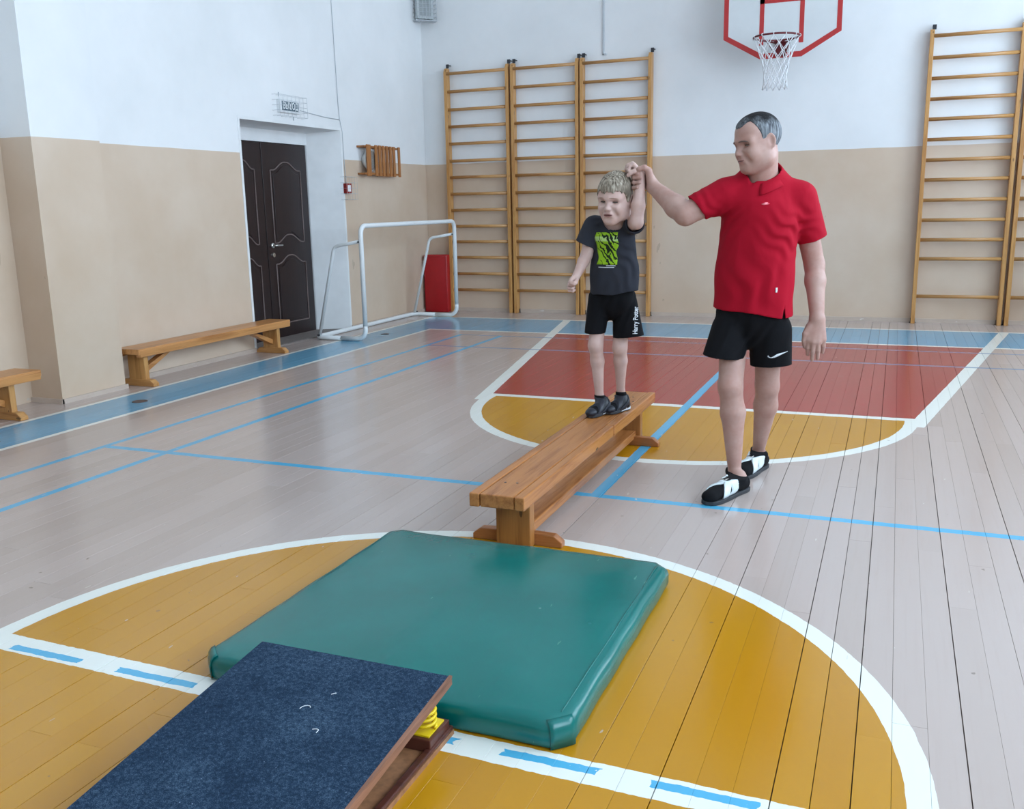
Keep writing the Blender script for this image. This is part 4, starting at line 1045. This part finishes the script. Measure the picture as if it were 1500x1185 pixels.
S_ = cloth((-1.02, 4.28, 0.72), (-0.24, 4.86, 1.62), 0.0040, SH, T, [((-0.47, 4.50, 1.22), (0.6, 0, 0.8), 0.055, 0.0055, 0.10), ((-0.76, 4.48, 1.27), (-0.7, 0, 0.7), 0.05, 0.005, 0.09), ((-0.60, 4.46, 0.97), (0.95, 0.1, 0.3), 0.11, 0.0055, 0.17), ((-0.41, 4.56, 1.26), (0.2, 0, 1), 0.05, 0.004, 0.07), ((-0.86, 4.50, 1.35), (-0.8, 0, -0.6), 0.045, 0.004, 0.07)])
def hem_m(X, Y, Z):
    s_ = (X-hemc[0])*(-RM[0])+(Y-hemc[1])*(-RM[1])
    return (0.868-0.028*np.clip((s_+0.17)/0.3, 0, 1.2)+0.006*np.sin(X*20+Y*13))-Z
S_.keep(hem_m)
slit = np.array([-0.459, 4.475, 0.845])                                      # open side vent
S_.sub((lambda X, Y, Z: np.maximum(np.abs((X-slit[0])*0.95+(Y-slit[1])*0.3)-0.006*np.clip((0.885-Z)/0.04, 0.1, 1.2), np.maximum(Z-0.888, np.abs(Y-slit[1])-0.09)), slit-0.12, slit+0.12), 0.002)
nk = nrm(neck1-neck0)
S_.sub(cone(np.array([-0.600, 4.595, 1.44]), neck1+nk*0.1, 0.082, 0.088), 0.004)
vn = np.array([-0.600, 4.595, 1.475])+FM*0.07
S_.sub(cone(vn+np.array([0, 0, 0.03]), vn+FM*0.05+np.array([0, 0, -0.035]), 0.030, 0.006), 0.01)
shirt = S_.build('polo_shirt', M_POLO, MAN)
off = np.array(parent_world(shirt))
# collar: a folded band round the neck with two points in front
cv, cf = [], []; NA = 40; cc = np.array([-0.600, 4.597, 1.455])
rowsC = [(0.084, 0.000, 0), (0.083, 0.022, 0), (0.085, 0.034, 0), (0.092, 0.033, 0), (0.106, 0.012, 1), (0.121, -0.012, 1)]
for r_c, z_c, lowf in rowsC:
    for j in range(NA+1):
        ph = math.radians(20+320*j/NA); dirv = FM*math.cos(ph)+RM*math.sin(ph); front = max(0, math.cos(ph))
        tipz = -0.030*front**3 if lowf else -0.045*front**2
        rr2 = r_c*(1+0.10*front)+(0.010*front if lowf else 0)
        cv.append(cc+dirv*rr2+np.array([0, 0, z_c-0.028*front+tipz*(1 if lowf else 0.35)])+nk*0.0-off)
for i in range(len(rowsC)-1):
    for j in range(NA): cf.append((i*(NA+1)+j, i*(NA+1)+j+1, (i+1)*(NA+1)+j+1, (i+1)*(NA+1)+j))
o = MB().add(cv, cf).build('collar', M_POLO, shirt, True); md = o.modifiers.new('solid', 'SOLIDIFY'); md.thickness = 0.003; md.offset = 0
def grid2(x0, x1, y0, y1, nx, ny):
    vs = [(x0+(x1-x0)*i/nx, y0+(y1-y0)*j/ny) for j in range(ny+1) for i in range(nx+1)]
    return vs, [(j*(nx+1)+i, j*(nx+1)+i+1, (j+1)*(nx+1)+i+1, (j+1)*(nx+1)+i) for j in range(ny) for i in range(nx)]
LM = -RM; UP = np.array([0, 0, 1.0])
v2, f2 = grid2(-0.016, 0.016, -0.13, 0.0, 3, 12); decal('placket', v2, f2, shirt, np.array([-0.600, 4.595, 1.425]), LM, UP, FM, M_POLO, shirt, -0.0024)
ec = at(1123, 298, 4.47)
swv = [(-0.016, -0.003), (-0.006, -0.006), (0.008, -0.005), (0.018, -0.002), (0.006, 0.0), (0.012, 0.004), (0.0, 0.005), (-0.006, 0.002)]
decal('emblem', swv, [tuple(range(len(swv)))], shirt, ec, LM, UP, FM, plain('pink_embroidery', lin(236, 130, 140), 0.7, 0.03), shirt)['label'] = 'small pink stitched emblem'
v2, f2 = grid2(-0.003, 0.003, -0.011, 0.011, 1, 3); decal('side_label', v2, f2, shirt, at(1142, 424, 4.5), LM, UP, FM, M_PRINTW, shirt, 0.003)['label'] = 'small white label in the side seam'
# shorts
Rhem, Lhem = at(1059, 523, 4.50), at(1129, 538, 4.62)
SP = [(((-0.624, 4.59, 0.84), (-0.622, 4.588, 0.92), 0.178, 0.170, 0.68, FM), 0.02),
      (((-0.712, 4.565, 0.76), Rhem+(Rhem-np.array([-0.712, 4.565, 0.76]))*0.6, 0.098, 0.094), 0.02), (((-0.535, 4.595, 0.76), Lhem+(Lhem-np.array([-0.535, 4.595, 0.76]))*0.6, 0.100, 0.097), 0.007)]
S2 = cloth((-0.90, 4.30, 0.46), (-0.34, 4.86, 0.96), 0.0040, SP, 0.013, [((-0.63, 4.48, 0.72), (1, 0, -0.5), 0.06, 0.005, 0.12)])
S2.keep(lambda X, Y, Z: Z-0.905)
mid = (-0.627)
S2.keep(lambda X, Y, Z: np.where(X < mid, 0.643-0.10*(X+0.75)-Z, 0.590+0.05*(X+0.55)-Z))
shorts = S2.build('shorts', M_BLACK, MAN)
tt = np.linspace(0, 1, 13)
up_s = [(-0.030+0.080*t-0.012*math.sin(math.pi*t)*(1-t), 0.004-0.014*math.sin(math.pi*min(1, t*1.9))*(1-t)+0.024*t**1.3+0.004*(1-t)**6) for t in tt]
lo_s = [(-0.030+0.080*t-0.004*(1-t)**2, 0.004-0.019*math.sin(math.pi*min(1.0, (t*1.15+0.02)))**0.7*(1-t)**0.8+0.024*t**1.3) for t in tt]
n_ = len(tt); sw = up_s+lo_s; tri = [(i, i+1, n_+i+1, n_+i) for i in range(n_-1)]
decal('tick_mark', sw, tri, shorts, at(1142, 521, 4.56), LM, UP, FM, M_PRINTW, shorts, 0.003)['label'] = 'white curved tick mark'
# socks and sandals
def footwear(prefix, an_, he_, to_, r_an, wid, parent, sock_top, slope, lo_, hi_, spec):
    d = nrm([to_[0]-he_[0], to_[1]-he_[1], 0]); side = np.array([-d[1], d[0], 0])
    gz = spec['ground']; F = Field(lo_, hi_, 0.003); L_ = np.linalg.norm((to_-he_)[:2])
    an2 = np.array([he_[0]+d[0]*0.045*spec['s'], he_[1]+d[1]*0.045*spec['s'], gz+0.075*spec['s']])
    def shape(G, e):
        G.add(cone(an_+nrm(an_-an2)*0.06, an2, r_an+0.004+e, r_an+0.008+e), 0.01)
        G.add(cone(he_, he_+d*0.05, wid*0.80+e, wid*0.84+e), 0.01); G.add(cone(an2, he_+d*L_*0.55+np.array([0, 0, 0.012*spec['s']]), r_an+0.006+e, wid*0.78+e), 0.02)
        G.add(cone(he_+d*0.03, to_, wid*0.80+e, wid*0.86+e, 0.72, (0, 0, 1)), 0.015); G.add(cone(he_+d*L_*0.72-side*0.012, to_+d*0.012, wid*0.95+e, wid*0.74+e, 0.66, (0, 0, 1)), 0.015)
        G.keep(lambda X, Y, Z: gz+spec['sole']-0.006-Z)
    shape(F, 0.0); F.cut(nrm([slope[0], slope[1], 1]), sock_top)
    sock = F.build('sock', M_SOCK, parent)
    # sole
    mb = MB(); out = []
    for t in np.linspace(0, 1, 22):
        w_ = wid*(0.80+0.22*math.sin(min(1, t*1.25)*math.pi*0.5)**2-0.10*math.exp(-((t-0.38)/0.16)**2)); e_ = (1-abs(2*t-1)**6)**0.5 if 0 < t < 1 else 0
        out.append((t, w_*1.10*e_))
    n = len(out); back, frontx = -wid*1.02, L_+wid*0.98
    pos = [he_[:2]+d[:2]*(back+(frontx-back)*t)+side[:2]*w_ for t, w_ in out]+[he_[:2]+d[:2]*(back+(frontx-back)*t)-side[:2]*w_ for t, w_ in out[::-1][1:-1]]
    po = np.array(parent_world(parent)); m_ = len(pos); zz = spec['sole']
    rise = lambda q: spec.get('rise', 0.0)*max(0, ((q-he_[:2])@d[:2])/L_-0.75)
    vs = [(q[0]-po[0], q[1]-po[1], gz+0.001+rise(q)-po[2]) for q in pos]+[(q[0]-po[0], q[1]-po[1], gz+zz+rise(q)-po[2]) for q in pos]
    fs = [tuple(range(m_))[::-1], tuple(range(m_, 2*m_))]+[(i, (i+1) % m_, m_+(i+1) % m_, m_+i) for i in range(m_)]
    sole = mb.add(vs, fs).build('sandal', spec['solemat'], parent, False, bevel=0.003)
    if 'band' in spec:        # pale midsole showing along the sides of the heel half
        keep = [i for i in range(m_) if ((pos[i]-he_[:2])@d[:2])/L_ < 0.55]
        order = [i for i in range(m_) if i in keep]; st = next(k for k in range(len(order)) if (order[k]-order[k-1]) % m_ != 1) if len(order) < m_ else 0
        order = order[st:]+order[:st]; ctr = np.mean(pos, axis=0); bv = []
        for i in order:
            for z_ in (0.007, zz+0.004): q = ctr+(pos[i]-ctr)*1.035; bv.append((q[0]-po[0], q[1]-po[1], gz+z_-po[2]))
        o = MB().add(bv, [(2*i, 2*i+2, 2*i+3, 2*i+1) for i in range(len(order)-1)]).build('midsole', spec['band'], sole); md = o.modifiers.new('solid', 'SOLIDIFY'); md.thickness = 0.003
    for nm, c_, nn, w_, e_, mat in spec['straps']:
        G = Field(lo_, hi_, 0.003); shape(G, e_); n_ = nrm(d*nn[0]+side*nn[1]+np.array([0, 0, nn[2]])); q_ = he_+d*L_*c_
        G.keep(lambda X, Y, Z: np.abs((X-q_[0])*n_[0]+(Y-q_[1])*n_[1]+(Z-q_[2])*n_[2])-w_)
        if 'zmax' in spec: G.keep(lambda X, Y, Z: Z-spec['zmax'])
        o = G.build(nm, mat, sole); 
    return sock, sole, d, side
spec = dict(ground=0.0, s=1.0, sole=0.020, solemat=M_SOLE, zmax=0.088, straps=[('strap', 0.63, (0.8, 0.85, 0.15), 0.0155, 0.006, M_STRAP), ('strap', 0.56, (0.8, -0.85, 0.25), 0.0175, 0.0085, M_STRAP)])
k1 = footwear('r', Rank, Rheel, Rtoe, 0.031, 0.044, MAN, np.array([-0.665, 4.46, 0.080]), (0.14, 0.06), (-0.86, 4.08, -0.004), (-0.50, 4.60, 0.24), spec)
k2 = footwear('l', Lank, Lheel, Ltoe, 0.034, 0.044, MAN, np.array([-0.60, 4.86, 0.094]), (0.08, 0.02), (-0.80, 4.50, -0.004), (-0.44, 5.02, 0.24), spec)
for kk, (he_, to_) in ((k1, (Rheel, Rtoe)), (k2, (Lheel, Ltoe))):
    d, side = kk[2], kk[3]; c_ = he_+(to_-he_)*0.56+np.array([0, 0, 0.052])-side*0.004; po = np.array(parent_world(kk[1]))
    bk = MB(); R_ = Matrix(((side[0], d[0], 0), (side[1], d[1], 0), (0, 0, 1)))
    pts = [(0.012, 0.016), (0.012, -0.016), (-0.012, -0.016), (-0.012, 0.016)]
    bk.tube([tuple(c_+side*a+d*b_-po+np.array([0, 0, 0.004-abs(a)*0.3])) for a, b_ in pts], 0.0017, 6, closed=True)
    tag(bk.build('buckle', M_STEEL, kk[1], True), 'small metal buckle')

#@@PART4
# ------------------------------------------------------------------ the boy
BOY = thing('person', 'fair-haired boy in charcoal t-shirt and black shorts walking on the bench', 'person', (-1.385, 4.76, TOPZ))
FB = nrm([-0.16, -0.985, 0]); RB = nrm(np.cross(FB, [0, 0, 1])); LB_ = -RB
hb = Head(at(901, 290, 4.620), 0.236, math.radians(-99), math.radians(10), math.radians(-3))
bRsh, bLsh = at(869, 331, 4.715), at(923, 328, 4.735)
bRel, bRwr = at(859, 374, 4.705), at(844, 405, 4.625)
bLel, bLwr = at(932.5, 326, 4.585), at(938.5, 262, 4.620)
bRhip, bLhip = at(879, 442, 4.765), at(914, 442, 4.785)
bRkn, bRan = at(872.5, 506, 4.705), at(878, 578, 4.735)
bLkn, bLan = at(908, 509, 4.765), at(909, 570, 4.825)
bz = TOPZ
bRheel, bRtoe = np.array([-1.392, 4.735, bz+0.030]), np.array([-1.432, 4.610, bz+0.026])
bLheel, bLtoe = np.array([-1.312, 4.835, bz+0.030]), np.array([-1.362, 4.715, bz+0.026])
G_ = Field((-1.62, 4.42, bz-0.005), (-1.08, 4.95, 1.60), 0.0032)
bn0, bn1 = at(899, 330, 4.72), hb.p(-0.12, 0, 0.24)
wl0, wl1 = at(899, 430, 4.765), at(899, 372, 4.745)
G_.add(cone(wl0, wl1, 0.098, 0.096, 0.66, FB), 0.02); G_.add(cone(wl1, at(898, 345, 4.735), 0.096, 0.098, 0.64, FB), 0.03)
G_.add(cone(bRsh, bLsh, 0.032, 0.032), 0.03); G_.add(cone(bn0, bn1, 0.044, 0.041), 0.02)
G_.add(cone(at(882, 330, 4.715), bn0, 0.022, 0.035), 0.02); G_.add(cone(at(914, 326, 4.725), bn0, 0.022, 0.035), 0.02)
head_shape(G_, hb, True, 1.0, 0.44, 0.03)
for hp_, kn_, an_ in ((bRhip, bRkn, bRan), (bLhip, bLkn, bLan)):
    G_.add(cone(hp_, kn_, 0.046, 0.038), 0.02); cm = an_+(kn_-an_)*0.68+np.array([0, 0.010, 0])
    G_.add(cone(kn_, cm, 0.0365, 0.0350), 0.015); G_.add(cone(cm, an_, 0.0350, 0.0220), 0.015); G_.add(ell(kn_+FB*0.011, (0.025, 0.025, 0.032)), 0.02)
for an_, he_, to_ in ((bRan, bRheel, bRtoe), (bLan, bLheel, bLtoe)):
    G_.add(cone(an_, (an_[0]*0.4+he_[0]*0.6, an_[1]*0.4+he_[1]*0.6, bz+0.055), 0.021, 0.024), 0.01); G_.add(cone(he_, to_, 0.021, 0.018), 0.012)
G_.add(cone(bRsh, bRel, 0.036, 0.030), 0.02); fm_ = bRel+(bRwr-bRel)*0.3
G_.add(cone(bRel, fm_, 0.029, 0.0295), 0.012); G_.add(cone(fm_, bRwr, 0.0295, 0.0205), 0.012)
G_.add(cone(bLsh, bLel, 0.038, 0.033), 0.02); fm_ = bLel+(bLwr-bLel)*0.38
G_.add(cone(bLel, fm_, 0.0315, 0.0335), 0.012); G_.add(cone(fm_, bLwr, 0.0335, 0.0205), 0.012)
# right hand: loose fist
c0 = bRwr
kn4 = [at(u, v, y) for u, v, y in ((836.5, 410, 4.585), (834.5, 414, 4.592), (834.0, 418.5, 4.602), (835, 422.5, 4.612))]
for i, k_ in enumerate(kn4):
    G_.add(cone(c0+np.array([0, 0, 0.006-0.004*i]), k_, 0.0135, 0.0105), 0.010)
    p2 = k_+np.array([0.002, -0.018, -0.010]); p3 = k_+np.array([0.022, -0.020, -0.012]); p4 = k_+np.array([0.026, -0.004, -0.008]); finger(G_, [k_, p2, p3, p4], 0.0088, 0.0068, 0.003)
finger(G_, [at(845, 409, 4.605), at(843.5, 414, 4.580), at(840.5, 416, 4.566), at(837, 415.5, 4.563)], 0.0105, 0.0078, 0.006)
# left hand above the man's grip, flopped over to the side of the head
hw = at(939, 255, 4.620); G_.add(cone(bLwr, hw, 0.0205, 0.0200), 0.01)
kn4 = [at(u, v, y) for u, v, y in ((929, 241.5, 4.600), (926.5, 239.5, 4.614), (925, 240.5, 4.630), (925.5, 243, 4.645))]
for i, k_ in enumerate(kn4):
    G_.add(cone(hw+np.array([0, 0.008*i-0.012, 0]), k_, 0.0145, 0.0110), 0.011)
    finger(G_, [k_, k_+np.array([-0.020, -0.004, -0.006]), k_+np.array([-0.026, -0.008, -0.026]), k_+np.array([-0.012, -0.012, -0.034])], 0.0090, 0.0070, 0.003)
finger(G_, [at(936, 250, 4.598), at(929, 251, 4.586), at(923.5, 253.5, 4.580), at(920, 257, 4.580)], 0.0120, 0.0090, 0.006)
bbody = G_.build('body', M_SKINB, BOY)
eyes_and_mouth(hb, bbody, 0.80, mouth=0.014, browc=plain('fair_brow', lin(140, 112, 92), 0.7, 0.1), skin=M_SKINB, brow_r=0.008)
# hair: full fair mop with a ragged fringe
HF = Field(hb.p(0, 0, 0.6)-0.21, hb.p(0, 0, 0.6)+0.21, 0.0024)
HF.add(hb.ell(-0.055, 0, 0.635, 0.435, 0.345, 0.395), 0.01); HF.add(hb.ell(0.125, 0, 0.680, 0.262, 0.285, 0.255), 0.03)
for s in (-1, 1): HF.add(hb.ell(0.02, s*0.25, 0.52, 0.16, 0.075, 0.13), 0.03)
r2_ = np.random.RandomState(3)
for i in range(150):                                                # locks combed down from the crown
    az = r2_.uniform(-math.pi, math.pi); cr = np.array([-0.14, 0.03, 0.0]); pts = []
    e1 = r2_.uniform(0.15, 0.7); e2 = e1+r2_.uniform(0.5, 0.9)
    if abs(az) < 1.0: e2 = min(e2, 1.28)
    for e in np.linspace(e1, e2, 5):
        a2 = az+0.12*(e-e1); q = np.array([math.sin(e)*math.cos(a2), math.sin(e)*math.sin(a2), math.cos(e)])
        pts.append((q[0]*0.445-0.055+0.02*max(q[0], 0), q[1]*0.350, 0.635+q[2]*0.402))
    for j in range(4): HF.add(hb.cone(pts[j], pts[j+1], 0.022-0.003*j, 0.019-0.003*j), 0.0025)
def hairline_b(X, Y, Z):
    f, l, u = hb.coords(X, Y, Z); az = np.arctan2(l, f+0.05)
    rag = 0.020*np.sin(az*13+1.0)+0.014*np.sin(az*29+2)+0.008*np.sin(az*67)
    g = np.interp(f, [-0.5, -0.22, -0.17, -0.15, -0.04, 0.02, 0.10, 0.16, 0.22, 0.45], [0.26, 0.32, 0.40, 0.56, 0.55, 0.44, 0.46, 0.60, 0.665, 0.690])
    g = g-0.05*np.clip(0.06-np.abs(l+0.02), -0.12, 0.12)*np.clip((f-0.15)*6, 0, 1)*2
    return (g+rag-u)*hb.H*0.7
HF.keep(hairline_b)
HF.build('hair', hair_mat('boy_hair', lin(146, 134, 118), lin(84, 74, 64), lin(182, 172, 156), hb), BOY)
# t-shirt
bRs_end, bLs_end = at(857, 358, 4.705), bLsh+(bLel-bLsh)*0.66+np.array([0.004, 0, -0.004])
hemb = at(899, 448, 4.768)
SB = [((hemb, at(900, 400, 4.758), 0.136, 0.128, 0.70, FB), 0.02), ((at(900, 400, 4.758), at(899, 352, 4.742), 0.128, 0.116, 0.68, FB), 0.03),
      ((bRsh+np.array([0.02, 0, 0]), bLsh+np.array([-0.02, 0, 0]), 0.050, 0.050), 0.03), ((at(898, 345, 4.735), at(899, 326, 4.72), 0.090, 0.056), 0.03),
      ((bRsh, bRs_end+(bRs_end-bRsh)*0.5, 0.052, 0.053), 0.02, bRs_end-bRsh, bRs_end), ((bLsh, bLs_end+(bLs_end-bLsh)*0.5, 0.052, 0.050), 0.02, bLs_end-bLsh, bLs_end)]
S3 = cloth((-1.58, 4.45, 0.84), (-1.10, 4.95, 1.38), 0.0034, SB, 0.0105, [(at(920, 375, 4.67), (0.7, 0, 0.7), 0.05, 0.004, 0.07), (at(880, 412, 4.66), (0.8, 0, -0.6), 0.06, 0.004, 0.08), (at(925, 410, 4.68), (0.9, 0, 0.3), 0.06, 0.004, 0.08)])
S3.keep(lambda X, Y, Z: 0.912+0.10*(X+1.33)+0.004*np.sin(X*34)-Z)
S3.sub(cone(at(899, 331, 4.72), bn1+nrm(bn1-bn0)*0.05, 0.058, 0.064), 0.004)
vt = at(892, 337, 4.66)
S3.sub((lambda X, Y, Z: np.maximum(np.abs((X-vt[0])*LB_[0]+(Y-vt[1])*LB_[1])-0.9*(Z-vt[2]), Y-4.715), vt+np.array([-0.06, -0.1, 0]), vt+np.array([0.06, 0.06, 0.10])), 0.004)
tee = S3.build('t_shirt', M_TEE, BOY)
# printed picture on the chest: bright green foliage, dark shapes, a white caption below
mp_ = Mat('green_print', 0.7, 0.2); uvn = mp_.n('ShaderNodeTexCoord').outputs['UV']; u_, v_, _w = mp_.xyz(uvn)
wv = mp_.n('ShaderNodeTexWave', wave_type='BANDS', bands_direction='DIAGONAL'); mp_.link(uvn, wv.inputs['Vector']); wv.inputs['Scale'].default_value = 2.6; wv.inputs['Distortion'].default_value = 9; wv.inputs['Detail'].default_value = 3; wv.inputs['Detail Scale'].default_value = 1.6
nz_ = mp_.noise(mp_.scaled(uvn, 1, 1.3, 1), 4.5, 3, 0.55, 0.6)
colp = mp_.mix(nz_, lin(116, 168, 22), lin(172, 208, 52)); colp = mp_.mix((v_-0.80).abs().lt(0.07)*nz_.gt(0.4)*0.7, colp, lin(190, 216, 150))
dark = (V(mp_.nt, wv.outputs['Fac'])*0.5+nz_*0.7+((u_-0.60).abs()*-0.9)+((v_-0.55).abs()*-0.30)).gt(0.37); colp = mp_.mix(dark, colp, lin(30, 42, 26))
mp_.base(colp)
pc = at(889.5, 363.5, 4.67)
v2, f2 = grid2(-0.057, 0.057, -0.083, 0.080, 14, 20)
v2 = [(x*(1+0.10*math.sin(y*40))+0.003*math.sin(y*90), y-0.05*(x if False else 0)) for x, y in v2]
decal('chest_print', v2, f2, tee, pc, LB_, UP, FB, mp_.m, tee, 0.0012, True)['label'] = 'bright green leafy picture with dark shapes'
for k, (x0, x1, y0) in enumerate(((-0.002, 0.046, -0.0905), (-0.050, 0.040, -0.099))):
    v2, f2 = grid2(x0, x1, y0, y0+0.004, 10, 1); decal('caption_line', v2, f2, tee, pc, LB_, UP, FB, M_PRINTW, tee, 0.0012)['label'] = 'fine white caption line'
# shorts to the knee
bRh, bLh = at(871.5, 488, 4.72), at(920.5, 495, 4.772)
SC = [((at(899, 438, 4.768), at(899, 420, 4.765), 0.112, 0.108, 0.72, FB), 0.02), ((bRhip+np.array([0, 0, 0.02]), bRh+(bRh-bRhip)*0.4, 0.062, 0.052), 0.02),
      ((bLhip+np.array([0, 0, 0.02]), bLh+(bLh-bLhip)*0.4, 0.066, 0.092, 0.80, FB), 0.006)]
S4 = cloth((-1.58, 4.58, 0.60), (-1.10, 4.96, 0.99), 0.0034, SC, 0.0105, [(at(900, 455, 4.7), (1, 0, -0.4), 0.05, 0.004, 0.09)])
S4.keep(lambda X, Y, Z: Z-0.96)
mx = at(891, 480, 4.74)[0]
S4.keep(lambda X, Y, Z: np.where(X < mx, 0.702-Z, 0.672+0.10*(X-mx)-Z))
bshorts = S4.build('shorts', M_BLACK, BOY)
# lettering down the leg
me = text_mesh('Harry Potter', 0.034, 3, True); w_ = max(v.co.x for v in me.vertices)-min(v.co.x for v in me.vertices)
tc = at(931, 470, 4.72)
vv = [(-v.co.y*1.0, v.co.x*0.138/w_) for v in me.vertices]; ff = [tuple(p.vertices) for p in me.polygons]
outv = nrm([0.25, -0.97, 0]); rgt = nrm(np.cross([0, 0, 1], -outv)); rgt = rgt if rgt[0] > 0 else -rgt
upv = nrm([0.02, 0, 1])
decal('leg_lettering', vv, ff, bshorts, tc, rgt, upv, outv, M_PRINTW, bshorts, 0.0012)['label'] = 'white lettering running up the trouser leg'
M_NAVY2 = plain('navy_strap', lin(27, 31, 42), 0.5, 0.15, 30, 0.1)
spec = dict(ground=bz+0.0012, s=0.62, sole=0.017, solemat=M_SOLE, band=M_WSOLE, straps=[('strap', 0.40, (0.62, 0, 0.8), 0.0105, 0.0085, M_NAVY2), ('strap', 0.74, (0.80, 0.10, 0.6), 0.0100, 0.0085, M_NAVY2), ('side_panel', 0.42, (1, 0, 0.45), 0.030, 0.0030, M_NAVY), ('toe_cap', 1.12, (1, 0.0, -0.15), 0.022, 0.0050, M_NAVY2), ('heel_cup', -0.06, (1, 0.0, 0.2), 0.022, 0.0045, M_NAVY)], zmax=bz+0.088)
footwear('r', bRan, bRheel, bRtoe, 0.0225, 0.029, BOY, at(878.5, 578.5, 4.735), (0.0, 0.06), (-1.52, 4.53, bz-0.002), (-1.31, 4.84, bz+0.16), spec)
footwear('l', bLan, bLheel, bLtoe, 0.0225, 0.029, BOY, at(909, 573.5, 4.825), (0.0, 0.06), (-1.46, 4.63, bz-0.002), (-1.22, 4.94, bz+0.16), spec)
